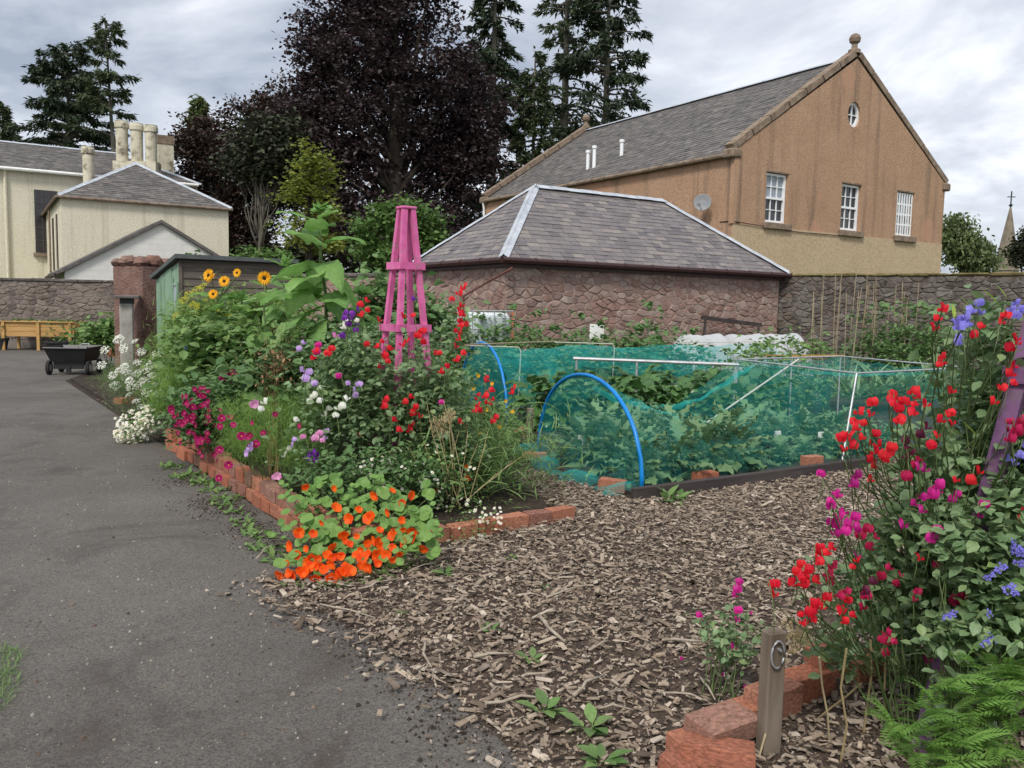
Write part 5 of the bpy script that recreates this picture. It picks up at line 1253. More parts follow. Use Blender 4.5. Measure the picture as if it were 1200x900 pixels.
LILC=[radial_mesh('lil',6,tilt=.3,eye=.12,seed=s) for s in range(2)]; PNKC=[radial_mesh('pnk',6,tilt=.3,eye=.12,seed=s) for s in range(2)]
SUNF=[radial_mesh('yel',20,T=leafT(3,.17,.2,.12),tilt=.15,eye=.42,eyemat=M_disc,rows=2,seed=s,name='flower_head') for s in range(3)]
def put_flowers(parent,meshes,pts,d,scale,spread=.12,yaw=.9,pitch=.35,name='flower',toward=True):
    for q in pts:
        px,py=q[0],q[1]; dd=q[2] if len(q)>2 else d+rf_.uniform(-spread,spread)
        w_=P(px,py,dd)-parent.location; o=put(name,rf_.choice(meshes),parent,w_)
        o.rotation_euler=(rf_.uniform(-pitch,pitch*.6),rf_.uniform(-.3,.3),rf_.uniform(-yaw,yaw)); s=rf_.uniform(*scale) if isinstance(scale,tuple) else scale; o.scale=(s,)*3
def spill(pts,r,n,d):
    return [(x+rf_.gauss(0,r),y+rf_.gauss(0,r*.8)) for x,y in pts for _ in range(n)]
def plant(name,label,px,d,ells,n,T,size,mat,cat='plant',stems=12,group=None,pm=(-.7,.7),sub=None,per=12,shell=.35,z0=.07,stem_r=.005,depth=1.0,stem_mat=None,parts=0,partT=None,fol='foliage'):
    base=P(px,500,d); base.z=z0; t=thing(name,label,cat,base,0,group); s=d/F
    E=[]
    for (ex,ey,rx,ry,*dd) in ells:
        q=d+(dd[0] if dd else 0); E.append((P(ex,ey,q)-base,(rx*q/F,rx*q/F*depth,ry*q/F)))
    pts,cc=ell_points(E,n,sub if sub is not None else size[1]*1.3,per,shell); pts=pts[pts[:,2]>.0]
    st=Acc(); idx=rng.choice(len(cc),min(stems,len(cc)),replace=False)
    for i in idx:
        c=Vector(cc[i]); 
        if c.z<.05: continue
        st.add(*tube(limb_path((c.x*.35+random.uniform(-.06,.06),c.y*.35+random.uniform(-.06,.06),-.03),c,5,.035),[stem_r*k for k in (1.3,1.15,1,.85,.7,.4)],4,False),random.random())
    if stems and st.V: tag(st.obj('stems',stem_mat or M_stem,t,smooth=True),kind='stuff')
    m=len(pts); mats=rrots(m,size[0],size[1],pm[0],pm[1],.7)
    if parts:      # the outer leaves towards the open side are pieces of their own
        wpos=pts+np.array(base); order=np.argsort(np.linalg.norm(wpos-np.array(CAM),axis=1))[:parts]
        me=[Acc().add(*q).mesh('leaf',mat,True) for q in (partT or [T])]
        for i in order: put('leaf',rf_.choice(me),t,pts[i],mats[i])
        keep=np.ones(m,bool); keep[order]=False; pts,mats=pts[keep],mats[keep]
    tag(Acc().inst(T,pts,mats).obj(fol,mat,t),kind='stuff')
    return t
M_pea=vmat('grey_green_pea_leaf',[(.07,.115,.052),(.092,.145,.066),(.12,.175,.085),(.08,.12,.06),(.14,.19,.08)],6,.2,.5,trans=.25,spec=.35)
M_nas=vmat('nasturtium_leaf',[(.075,.15,.035),(.10,.19,.045),(.13,.22,.055),(.085,.17,.04)],12,.18,.5,trans=.25)
M_sunl=vmat('sunflower_leaf',[(.075,.15,.035),(.10,.18,.05),(.13,.22,.065),(.09,.165,.055)],12,.2,.55,trans=.32)
M_fern=vmat('bright_feathery_leaf',[(.08,.15,.03),(.11,.19,.04),(.14,.22,.05),(.09,.16,.035)],8,.2,.6,trans=.25)
M_bush=vmat('border_leaf',[(.055,.105,.03),(.075,.135,.04),(.10,.16,.05),(.06,.10,.035),(.12,.17,.055)],8,.2,.55,trans=.25)
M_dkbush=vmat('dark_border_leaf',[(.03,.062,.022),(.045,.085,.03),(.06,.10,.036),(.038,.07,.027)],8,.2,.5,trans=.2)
M_dry=vmat('dry_brown_leaf',[(.16,.09,.045),(.22,.13,.07),(.12,.07,.04),(.26,.17,.10)],10,.25,.85,trans=.15)
M_kale=vmat('kale_leaf',[(.075,.14,.065),(.10,.175,.08),(.125,.205,.10),(.085,.15,.07)],12,.2,.5,trans=.2)
M_cab=vmat('glossy_dark_leaf',[(.035,.085,.025),(.05,.115,.032),(.07,.145,.04),(.045,.095,.03)],10,.2,.35,trans=.2,spec=.5)
M_pot=vmat('potato_leaf',[(.06,.115,.038),(.08,.145,.05),(.105,.17,.06),(.07,.12,.04)],8,.2,.55,trans=.22)
M_lime=vmat('lime_leaf',[(.13,.21,.03),(.17,.25,.04),(.20,.27,.05)],8,.2,.5,trans=.3)

# ================================================================ LEFT BED
# nasturtium at the corner
nb_=G(410,640); nb_.z=.02
na=thing('nasturtium','mound of orange nasturtiums with round leaves spilling over the brick corner','plant',nb_)
ndisc=[Acc().add(*roundT(12,.12,s),[.0+.10*(k%4<2)+.2*(k%2)*random.random() for k in range(24)]).mesh('leaf',M_nas) for s in range(6)]
lp_=[]
for i in range(330):
    u,v=random.random(),random.random()
    px=335+175*u+random.gauss(0,9); top=560+ (abs(px-405)/75)**2*14+10*math.sin(px*.11)+random.gauss(0,4); bot=668-(max(0,px-430)/70)*18+random.gauss(0,3)
    if px<405 and v>.72 and random.random()<.6: v*=.7
    py=top+(bot-top)*v; d=4.78+ (bot-py)/105*.85+random.uniform(-.06,.1)
    p=P(px,py,d)
    if p.z<.03: p.z=.03+random.random()*.05
    lp_.append(p)
st=Acc()
for p in lp_:
    q=p-nb_; o=put('leaf',random.choice(ndisc),na,q); s=random.uniform(.016,.044); o.scale=(s,s*random.uniform(.8,1.1),s*2); o.rotation_euler=(R(random.uniform(10,60)),random.uniform(-.5,.5),random.uniform(-.7,.7))
    if random.random()<.6: st.add(*tube([(q.x*.5,q.y*.6+.1,max(0,q.z*.3)),(q.x*.8,q.y*.85,q.z*.7),tuple(q)],.0025,4,False),random.random())
tag(st.obj('stems',M_stem,na),kind='stuff')
ptsn=[(338,660),(345,675),(352,668),(360,672),(370,664),(380,668),(390,660),(398,672),(405,664),(350,650),(362,655),(376,678),(385,682),(392,676),(365,682),(342,640),(330,672),(372,655),(396,650),(410,670),(420,664),(425,655),(432,650),(440,648),(446,640),(453,650),(460,642),(468,648),(432,664),(443,660),(456,600),(470,610),(445,622),(435,605),(402,625),(378,612),(393,596),(432,608),(460,628),(472,620),(483,622),(440,580),(459,576),(480,580),(470,590),(390,573),(368,625),(350,624),(400,652),(356,690),(345,686),(372,690),(385,690),(460,655),(410,608),(357,570),(483,632),(420,598),(475,636)]
ptsn+=[(random.gauss(368,22),random.gauss(665,13)) for _ in range(18)]+[(random.gauss(450,25),random.gauss(640,9)) for _ in range(12)]
put_flowers(na,NAST,[(x,y,4.70+max(0,(672-y))/105*.72) for x,y in ptsn],4.8,(.022,.040),yaw=1.0,pitch=.8)
# orange extras deeper in the bed
# white feverfew daisies
def daisy_cloud(name,label,px,d,ells,n,r,cat='plant',leaf=M_bush,fol=700,sz=(.02,.05)):
    t=plant(name,label,px,d,ells,fol,LEAF,sz,leaf,cat,stems=24,stem_r=.0025,z0=.0)
    base=t.location; E=[(P(ex,ey,d)-base,(rx*d/F,rx*d/F,ry*d/F)) for (ex,ey,rx,ry,*_) in ells]
    u=rng.normal(size=(n,3)); u/=np.linalg.norm(u,axis=1)[:,None]; u[:,1]=-np.abs(u[:,1]); 
    id_=rng.integers(0,len(E),n); C=np.array([tuple(c) for c,_ in E])[id_]; Q=np.array([q for _,q in E])[id_]
    pts=C+u*Q*rng.uniform(.75,1.1,n)[:,None]; pts=pts[pts[:,2]>.01]; m=len(pts)
    V=[(0,0,.06)];Fs=[]
    for k in range(14):
        a=2*math.pi*k/14; rr=1 if k%2==0 else .72; V.append((rr*math.cos(a),rr*math.sin(a),0))
    Fs=[(0,1+k,1+(k+1)%14) for k in range(14)]
    M3=rots(rng.uniform(-.6,.6,m),rng.uniform(.2,1.2,m),rng.uniform(-.5,.5,m),rng.uniform(r*.75,r*1.15,m))
    tag(Acc().inst((V,Fs),pts,M3).obj('petals',FM['wht'],t),kind='stuff')
    Ev,Ef=lathe([(.30,0.02),(.26,.12),(.1,.17)],7); tag(Acc().inst((Ev,Ef),pts,M3).obj('eyes',M_eye,t),kind='stuff')
    return t
daisy_cloud('feverfew','straggling white daisies over the front brick edging beside the nasturtium',540,5.75,[(530,630,45,16),(560,612,28,18),(500,650,40,10),(575,600,15,12)],70,.014,fol=800,leaf=M_bush,sz=(.015,.04))
daisy_cloud('feverfew','white daisies scattered among straw stems below the pink obelisk',480,6.3,[(470,555,45,20),(510,545,50,30),(540,590,30,18),(440,545,30,14)],110,.015,fol=1400,sz=(.02,.05))
daisy_cloud('white_cushion','low cushion of cream white daisies overhanging the asphalt at the end of the bricks',163,9.35,[(158,500,22,20),(176,492,16,16),(150,508,14,12)],420,.019,fol=800,leaf=M_bush,sz=(.02,.05))
# green weedy mass filling the corner behind the nasturtium
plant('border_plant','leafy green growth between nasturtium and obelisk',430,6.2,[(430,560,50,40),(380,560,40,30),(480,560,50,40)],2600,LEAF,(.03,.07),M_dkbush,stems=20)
plant('grassy_clump','loose yellow green grassy clump at the bed end facing the front hoop',566,6.9,[(560,545,32,34),(582,535,25,28),(545,560,25,22)],2600,GRASS,(.10,.22),M_bush,stems=14,pm=(.1,1.3))
# dead straw stems
sb0=P(515,600,6.1); sb0.z=.06; sw=thing('dry_stalks','bleached dry straw stalks leaning out of the bed near the obelisk','plant',sb0)
for (ax,ay,bx,by) in ((540,596,505,480),(548,590,520,470),(528,600,560,520),(520,596,492,500),(535,592,548,505),(545,588,600,540),(560,575,625,525),(515,590,538,505),(525,585,500,470),(550,585,572,505),(510,596,480,525),(530,590,527,478)):
    a=P(ax,ay,6.2)-sb0; b=P(bx,by,6.3+random.uniform(-.3,.3))-sb0; put('stalk',Acc().add(*tube(limb_path(a,b,3,.02),[.004,.0035,.003,.002],5)).mesh('stalk',M_straw),sw)
# allium seed heads
def allium(label,px,py,d,r,gx,gy):
    g=G(gx,gy); t=thing('allium_seedhead',label,'seed head',g); c=P(px,py,d)-g
    Acc().add(*tube(limb_path((0,0,0),c,4,.015),[.0035]*5,5)).obj('stalk',M_straw,t)
    ac=Acc()
    for k in range(90):
        u=Vector((random.gauss(0,1),random.gauss(0,1),random.gauss(0,1))).normalized(); e_=c+u*r*random.uniform(.8,1.05)
        ac.add(*tube([c,e_],[.0008,.0009],3,False),random.random()); ac.add(*shift(box(-.003,.003,-.003,.003,-.004,.004),tuple(e_)),random.random())
    tag(ac.obj('head',M_straw,t),kind='stuff')
allium('spiky dry allium seed head leaning beside the stake with the ring',930,746,3.0,.06,888,893)
allium('dry tan allium head below the obelisk',516,500,6.2,.09,530,600); allium('greenish allium head among red sweet peas',526,487,6.1,.055,540,604)

# sweet peas on the pink obelisk
sp1=plant('sweet_pea','tangled sweet pea vine with red, white and purple flowers climbing the pink obelisk',470,6.75,[(480,480,68,75),(430,470,50,70),(508,470,38,60),(538,385,8,45),(410,420,35,45),(470,405,50,30,.7),(390,510,50,50),(530,515,35,40),(380,460,35,45)],7200,OVAL,(.035,.075),M_pea,stems=90,stem_r=.003,parts=160,shell=.2,z0=.07)
F1={'red':[(445,373),(425,357),(427,368),(453,413),(457,422),(445,405),(483,483),(470,502),(488,392),(473,403),(445,428),(480,503),(423,507),(540,342),(532,349),(542,356),(540,374),(535,386),(539,395),(535,404),(549,379),(490,392),(511,412),(455,415),(521,434),(517,412),(520,435),(573,463),(558,480),(542,493),(577,493),(570,444),(474,368),(486,368),(433,402),(500,400),(478,470),(492,486),(465,490),(571,470),(566,480),(450,475),(383,413),(367,418),(540,420),(545,368),(538,364)],
 'vio':[(403,372),(415,367),(405,392),(418,385),(410,378),(485,348),(362,535),(371,538)],'pnk':[(395,392),(298,473),(357,510),(368,513),(325,558),(380,515)],
 'wht':[(420,375),(403,382),(388,478),(377,468),(395,485),(307,477),(337,532),(362,470),(372,462),(384,484),(349,490),(404,474)],'lil':[(415,455),(353,407),(357,443),(410,448),(420,462),(292,525),(357,432),(345,520),(380,512),(371,447)],'mag':[(400,440),(520,470),(370,412)]}
for c,pl_ in F1.items(): put_flowers(sp1,RAC[c],pl_,6.35,(.95,1.35),spread=.18)
# cosmos + wine flowers
cs=plant('cosmos','feathery cosmos mound with wine red flowers beside the brick edging',330,6.7,[(330,505,62,52),(290,490,40,35),(360,530,45,35),(375,480,30,40),(280,520,28,25)],26000,NEED,(.025,.07),M_fern,stems=60,stem_r=.0025,shell=.3,pm=(-1,1.3),per=22,sub=.05)
put_flowers(cs,COSM,[(random.gauss(290,28),random.gauss(505,24)) for _ in range(12)],6.25,(.02,.03)); put_flowers(cs,COSM,[(257,527),(268,545),(283,511),(293,510),(300,520)],6.3,(.028,.036)); put_flowers(cs,LILC,[(292,525),(290,531)],6.25,(.03,.036)); put_flowers(cs,PNKC,[(325,558),(298,473)],6.2,(.03,.038))
cs2=plant('cosmos','dark green bushy plant covered in wine and magenta flowers over the bricks',250,7.9,[(245,490,38,34),(270,475,35,28),(230,480,25,30),(285,465,30,20)],3000,LEAF,(.04,.09),M_dkbush,stems=30,stem_r=.003)
put_flowers(cs2,COSM,spill([(225,462),(235,458),(243,455),(218,475),(222,480),(228,490),(215,495),(232,500),(245,506),(233,517),(240,530),(252,487),(257,493),(222,503),(212,482),(240,470),(220,510)],9,4,7.5),7.45,(.020,.032),spread=.15)
dh=plant('dahlia','dark leaved dahlia with deep red flowers behind the magenta cosmos',285,8.4,[(285,465,32,24),(300,455,28,20),(262,455,25,18)],1500,OVAL,(.06,.12),M_dkbush,stems=20)
put_flowers(dh,COSM,[(267,440),(280,445),(287,448),(293,447),(272,438),(298,452),(262,442),(276,447)],8.05,(.035,.048))
# sunflowers
HEART=[heartT(7,.44,.5,.2),heartT(7,.40,.9,.25,.07),heartT(7,.46,.25,.3,.06)]
HM=[Acc().add(*T,[.16*random.random() for _ in T[1]]).mesh('leaf',M_sunl,True) for T in HEART]
def sunflower(label,px,d,ptop,leaves,lsz,heads=(),bend=(0,0),bud=False,stem_r=.013):
    b=P(px,500,d); b.z=.07; t=thing('sunflower',label,'sunflower',b); H=P(px,ptop,d).z-.07
    pth=[Vector((bend[0]*(k/6)**2+.02*math.sin(k*2.1),bend[1]*(k/6)**2,H*k/6)) for k in range(7)]
    Acc().add(*tube(pth,[stem_r*(1.2-.09*k) for k in range(7)],8)).obj('stem',M_stem,t,smooth=True)
    for i in range(leaves):
        f=(.42 if bud else .3)+(.57 if bud else .69)*i/(leaves-1); k=min(5,int(f*6)); p=pth[k].lerp(pth[k+1],f*6-k); yaw=i*2.4+random.uniform(-.5,.5)
        s=lsz*random.uniform(.7,1.1)*(1.0 if f<.8 else 1-(f-.8)*2.3)
        M3=rots([yaw],[random.uniform(-.85,.15) if f<.85 else .5],[random.uniform(-.3,.3)],[s])[0]; put('leaf',rf_.choice(HM),t,p,M3)
    for (hx,hy,s) in heads:
        w_=P(hx,hy,d-.12)-b; o=put('flower_head',rf_.choice(SUNF),t,w_); o.scale=(s,)*3; o.rotation_euler=(rf_.uniform(-.35,.1),0,rf_.uniform(-.5,.5))
        tp=pth[-1].lerp(pth[-2],.5); put('flower_stalk',Acc().add(*tube([tp,(tp+w_)/2+Vector((0,.06,.0)),w_+Vector((0,.03,0))],[.008,.007,.008],5)).mesh('flower_stalk',M_stem),t)
    if bud:
        ac=Acc(); tp=pth[-1]; m=26; ac.inst(leafT(2,.25,.2,.2),np.tile(np.array(tp),(m,1)),rots(rng.uniform(0,6.28,m),rng.uniform(.2,1.4,m),np.zeros(m),rng.uniform(.06,.16,m))); tag(ac.obj('bud',M_sunl,t,True),kind='stuff')
    return t
sunflower('tallest sunflower in bud with huge heart leaves left of the pink obelisk',384,8.0,250,30,.42,(),(-.06,-.05),True,.018)
sunflower('sunflower with a dark-centred open head before the shed side',312,9.0,335,15,.30,((310,326,.066),))
sunflower('sunflower with a cluster of drooping golden heads by the shed corner',256,9.4,340,16,.29,((245,323,.066),(263,330,.058),(250,345,.05),(278,320,.045)))
sunflower('leafy sunflower still in bud before the shed',335,9.2,312,15,.31,(),(0,0),True)
sunflower('leafy sunflower without flower behind the red dahlias',285,9.6,352,15,.34,(),(0,0),True)
sunflower('leafy sunflower half hidden beneath the tallest one',350,8.6,330,15,.34,(),(0,0),True)
sunflower('leafy sunflower stem beside the wall and obelisk',418,8.6,345,13,.34,(),(.05,0),True)
# mixed foliage at the back of the bed
plant('fennel','yellow flowered fennel with fine leaves before the green shed door',222,10.6,[(215,385,25,35),(235,400,25,35),(200,420,25,30)],4200,NEED,(.10,.2),M_fern,stems=30,pm=(-.3,1.3),per=14,sub=.09)
um=Acc(); 
def umbels(t,pts,d,r,mat,name='umbel'):
    V,Fs=lathe([(.0,0),(.5,.03),(.8,.0)],8)
    me_=[]
    for s in range(3):
        ac=Acc(); m=90; a=rng.uniform(0,6.28,m); q=np.sqrt(rng.random(m)); pp=np.stack([q*np.cos(a),q*np.sin(a),.25*(1-q*q)+rng.normal(0,.04,m)],1)
        ac.inst(([(-.5,-.5,0),(.5,-.5,0),(.5,.5,0),(-.5,.5,0)],[(0,1,2,3)]),pp,rrots(m,.11,.2,-.6,.6)); 
        for k in range(10):
            b_=2*math.pi*k/10; ac.add(*tube([(0,0,-.55),(.6*math.cos(b_),.6*math.sin(b_),.12)],.015,3,False),.5,1)
        ac.add(*tube([(0,0,-2.4),(0,0,-.5)],.03,4,False),.5,1); me_.append(ac.mesh(name,[mat,M_stem]))
    for (x,y) in pts:
        dd=d+rf_.uniform(-.2,.2); o=put(name,rf_.choice(me_),t,P(x,y,dd)-t.location); s=rf_.uniform(r*.7,r*1.15); o.scale=(s,)*3; o.rotation_euler=(rf_.uniform(.3,1.1),rf_.uniform(-.5,.5),0)
fe=plant('dill','dill with flat yellow flower heads around the sunflowers',262,10.0,[(255,390,40,35),(235,370,25,20),(290,390,30,30)],1500,NEED,(.1,.2),M_fern,stems=26,pm=(0,1.3))
umbels(fe,[(222,345),(215,352),(232,340),(206,370),(228,358),(240,352),(252,362),(212,385),(268,372),(238,335),(230,367)],9.8,.06,fmat('dill_flower',[(.42,.40,.03),(.5,.46,.04),(.36,.36,.03)]))
am=plant('white_ammi','tall lacy white umbel flowers crowding the path beyond the brick edging',165,11.0,[(165,455,38,40),(190,450,28,42),(140,445,22,24),(205,470,25,35)],5200,NEED,(.08,.18),M_bush,stems=50,stem_r=.004,pm=(-.3,1.3),per=14,sub=.09)
umbels(am,[(119,428),(123,410),(139,434),(146,429),(151,446),(160,438),(167,446),(161,425),(135,452),(172,460),(178,440),(145,408),(152,462),(166,412),(158,400),(176,428),(184,416),(170,433),(132,440),(160,470),(168,478),(190,430),(180,452),(139,398),(154,452),(186,462),(196,446),(148,436),(164,452),(172,446)],10.7,.075,FM['wht'])
plant('green_bank','soft green foliage bank between ammi and cosmos',215,9.4,[(212,460,32,38),(235,440,35,35),(195,470,22,28),(250,420,40,30)],9000,NEED,(.08,.17),M_fern,stems=30,pm=(-.3,1.3),per=14,sub=.08)
plant('border_plant','light green small leaved growth hiding the lower shed side',285,10.2,[(250,380,35,32),(290,372,40,30),(330,378,35,34),(225,400,25,30),(215,430,25,25)],7000,LEAF,(.05,.10),vmat('light_border_leaf',[(.085,.14,.035),(.11,.17,.045),(.14,.20,.055),(.095,.15,.04)],6,.2,.55,trans=.3),stems=40)
plant('border_plant','broad leaved green plants below the sunflowers',300,9.2,[(290,420,50,38),(330,410,45,40),(255,410,40,35),(340,440,45,35)],3600,OVAL,(.07,.15),M_bush,stems=30)
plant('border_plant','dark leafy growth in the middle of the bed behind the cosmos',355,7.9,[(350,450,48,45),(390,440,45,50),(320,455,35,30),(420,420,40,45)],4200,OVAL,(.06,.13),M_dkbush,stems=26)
br=plant('dried_plant','withered reddish brown plant in the middle of the bed',322,7.5,[(325,435,17,26),(318,420,14,18)],260,LEAF,(.02,.06),M_dry,stems=22,stem_mat=M_dry,pm=(-1.2,.3))
plant('pale_spike','pale cream feathery seed spikes behind the withered plant',335,8.0,[(335,405,14,28),(345,400,8,22)],800,NEED,(.05,.1),M_straw,stems=10,pm=(.2,1.4))
cf=plant('cornflower','bright blue cornflowers among green leaves by the shed',245,9.6,[(240,405,18,14)],300,LEAF,(.04,.09),M_bush,stems=8)
put_flowers(cf,[radial_mesh('cor',9,tilt=.4,eye=.12,seed=5)],[(248,398),(244,402),(252,403),(219,408),(230,431),(234,430),(222,415)],9.35,(.035,.05))
plant('border_plant','leafy plants behind the sweet peas towards the far hoop',560,9.5,[(555,490,24,22),(590,500,16,14),(515,450,25,40)],1500,OVAL,(.05,.11),M_bush,stems=18)
pe3=plant('climbing_bean','yellowing leafy beans behind the pink obelisk',510,9.8,[(512,378,22,22),(490,370,30,25),(450,345,22,30),(430,380,30,40)],2200,OVAL,(.06,.13),M_pot,stems=20)
# poppies / small yellow and orange dots near the bed end
pp_=plant('mixed_annuals','small yellow and red annual flowers near the blue hoops',575,8.2,[(572,490,28,20),(592,502,14,14),(550,505,25,20),(535,470,14,28)],1500,LEAF,(.025,.06),M_bush,stems=20,stem_r=.003)
put_flowers(pp_,[radial_mesh('yel',5,eye=.2,seed=3)],[(560,440),(592,470),(571,480),(555,455),(600,482),(585,500),(563,508),(577,450)],7.8,.022); put_flowers(pp_,RAC['red'],[(572,462),(575,472),(548,498),(600,459),(568,446),(558,466)],7.8,(.9,1.3)); put_flowers(pp_,NAST,[(548,548),(549,560),(510,575)],6.5,.028)

# ================================================================ VEGETABLES
def kaleT(n=9,w=.24,seed=0,stalk=.55,droop=.5):
    r=random.Random(seed); V=[];Fs=[]
    for i in range(n+1):
        t=i/n; hw=w*max(.06,math.sin(math.pi*min(1,.08+.9*t**.8)))
        for s in (-1,-.5,0,.5,1):
            e=(1+(.34 if i%2 else -.22))*r.uniform(.85,1.15) if abs(s)==1 else 1; V.append((s*hw*e,t+stalk+(.06*abs(s) if i%2 else 0),-droop*t*t+(.10*math.sin(i*2.6+3*s)+r.uniform(-.03,.03))*abs(s)))
    for i in range(n):
        for j in range(4): b=i*5+j; Fs.append((b,b+1,b+6,b+5))
    k=len(V); V+=[(-.02,0,0),(.02,0,0),(.014,stalk+.5,-droop*.25+.012),(-.014,stalk+.5,-droop*.25+.012)]; Fs.append((k,k+1,k+2,k+3)); return V,Fs
KL=[kaleT(9,.22,1),kaleT(9,.28,2,.45,.7),kaleT(8,.2,3,.6,.35)]
def rosette(name,label,cat,n,T,size,mat,pitch,parts='leaf',grp=None,h=0,spread=.02):
    t=thing(name,label,cat,(0,0,0),0,grp)
    me=[Acc().add(*q).mesh(parts,mat,True) for q in T]
    for i in range(n):
        f=i/max(1,n-1); M3=rots([i*2.4+random.uniform(-.3,.3)],[pitch[0]+(pitch[1]-pitch[0])*f+random.uniform(-.15,.15)],[random.uniform(-.3,.3)],[random.uniform(*size)])[0]
        put(parts,random.choice(me),t,(random.gauss(0,spread),random.gauss(0,spread),h*f),M3)
    return t
ruf=[leafT(6,.30,.15,.45,.8,.25)]
bfr=Vector((.81,.585,0)); afr=Vector((-.40,.915,0)); k0=Vector((*f0,0))
kale=rosette('kale_plant','blue green kale plant growing under the teal net','kale',24,KL,(.15,.25),M_kale,(.15,1.25),grp='kale plants under the net',h=.22)
cabg=rosette('brassica_plant','broad leaved brassica plant growing under the teal net','brassica',30,[kaleT(8,.34,5,.35,.4),kaleT(9,.38,6,.3,.6),kaleT(8,.3,7,.4,.3)],(.09,.16),M_kale,(.05,1.2),grp='brassicas under the net',h=.1)
first={0:True,1:True}
for row in range(4):
    for i in range(11):
        s=.22+i*.42+random.uniform(-.06,.06); a=.32+row*.50+random.uniform(-.06,.06)
        if i>7: a*=1.02
        p=k0+bfr*s+afr*a; p.z=.0
        src,key=(kale,0) if (i<4 or row==1) else (cabg,1)
        if first[key]: src.location=p; first[key]=False; continue
        copy_tree(src,p,random.uniform(0,6.28),scale=random.uniform(.85,1.25))
chard=rosette('chard_plant','large glossy dark green leaf vegetable behind the front net below the steel rail','chard',36,[heartT(7,.40,.5,.3,.13,.3),heartT(7,.34,.8,.3,.15,.35)],(.14,.24),M_cab,(-.3,.75),grp='glossy leaf vegetables below the rail',h=.46,spread=.07)
fl=True
for row,d in enumerate((10.9,11.7,12.5)):
    for px in np.arange(630,905,31-row*2):
        p=P(float(px)+random.uniform(-6,6),450,d+random.uniform(-.15,.15)); p.z=0
        if fl: chard.location=p; chard.scale=(1.2,)*3; fl=False; continue
        copy_tree(chard,p,random.uniform(0,6.28),scale=random.uniform(1.05,1.3))
def bushcopy(name,label,cat,grp,n,T,size,mat,rad,h,spots,sub=.1,pm=(-.6,.7),stems=8,per=12):
    t=thing(name,label,cat,(0,0,0),0,grp)
    pts,cc=ell_points([((0,0,h*.55),(rad,rad,h*.5)),((rad*.3,0,h*.35),(rad*1.05,rad,h*.32))],n,sub,per,.4); pts=pts[pts[:,2]>0]; m=len(pts)
    st=Acc()
    for i in rng.choice(len(cc),min(stems,len(cc)),replace=False): st.add(*tube(limb_path((0,0,0),cc[i],4,.04),[.009,.008,.007,.005,.003],4,False),random.random())
    tag(st.obj('stems',M_stem,t),kind='stuff'); tag(Acc().inst(T,pts,rrots(m,size[0],size[1],pm[0],pm[1],.7)).obj('foliage',mat,t),kind='stuff')
    for i,(p,s) in enumerate(spots):
        if i==0: t.location=p; t.scale=(s,)*3
        else: copy_tree(t,p,random.uniform(0,6.28),scale=(s,s,s*random.uniform(.85,1.1)))
sp_=[]
for (x0,x1,st_,d,s) in ((520,815,24,15.2,1.0),(560,800,27,14.4,.9)):
    for px in np.arange(x0,x1,st_): p=P(float(px)+random.uniform(-5,5),420,d+random.uniform(-.2,.2)); p.z=0; sp_.append((p,s*random.uniform(.85,1.1)))
bushcopy('potato_plant','bushy potato plant in the row below the outbuilding wall','potato','potato plants below the outbuilding',420,OVAL,(.07,.14),M_pot,.42,1.42,sp_)
sp_=[]
for (x0,x1,st_,d,s) in ((862,968,21,13.6,.95),(850,960,24,12.9,.8)):
    for px in np.arange(x0,x1,st_): p=P(float(px)+random.uniform(-4,4),420,d+random.uniform(-.2,.2)); p.z=0; sp_.append((p,s*random.uniform(.9,1.15)))
bushcopy('upright_leafy_plant','nettle-like upright leafy plant between the rail and the fleece cloches','plant','upright leafy plants before the fleece',330,OVAL,(.06,.12),M_bush,.26,1.25,sp_)
sp_=[]
for (px,d,s) in ((1012,16.6,.9),(1035,16.3,1.05),(1058,16.6,1.1),(1078,16.2,1.1),(985,16.9,.6),(1095,16,.95),(1046,15.8,.8),(1070,15.7,.85)): p=P(px,420,d); p.z=0; sp_.append((p,s))
bushcopy('bean_plant','leafy climbing bean bush at the bamboo canes before the dark wall','bean','bean bushes at the canes',620,OVAL,(.07,.13),M_pot,.42,1.9,sp_,sub=.13)
lk=rosette('leek_plant','leek with arching grey green strap leaves beyond the net cage','leek',11,[BLADE],(.55,.85),M_kale,(.5,1.4),grp='leeks beyond the net cage',spread=.03)
fl=True
for px in np.arange(990,1100,8):
    p=P(float(px),430,14.0+random.uniform(-.4,.4)); p.z=0.15
    if fl: lk.location=p; fl=False
    else: copy_tree(lk,p,random.uniform(0,6.28),scale=random.uniform(.9,1.2))
pb2=P(1010,400,13.6); pb2.z=.9
o=Acc().add(*beam((-.9,0,0),(.6,.1,.02),.05,.03)).obj('pale_batten',M_pine); o.location=P(948,418,13.4); tag(o,'thin pale timber batten lying behind the net cage','batten')

# ================================================================ RIGHT BED
rs1=plant('sweet_pea','big tangled sweet pea with red, magenta and violet flowers on the purple obelisk',1110,3.05,[(1120,600,80,120),(1150,470,55,90,.1),(1060,640,60,70),(1130,720,80,80),(1020,690,45,50),(1165,390,40,45),(1180,600,60,150,.15),(990,760,30,40),(1080,540,40,60,.05)],5200,OVAL,(.030,.062),M_pea,stems=80,stem_r=.0035,parts=290,shell=.15,z0=.0,per=8,sub=.05)
plant('sweet_pea','leafy heart of the sweet pea tangle, coloured darker as inner shade, behind its outer vines',1130,3.45,[(1150,640,90,130),(1100,740,90,80),(1180,480,60,90),(1275,560,70,130,-.5),(1290,720,90,90,-.6),(1260,420,40,70,-.5)],5200,OVAL,(.035,.07),M_dkbush,stems=40,stem_r=.004,z0=0,per=10,sub=.06)  # darker leaf colour stands in for shade deep inside the tangle
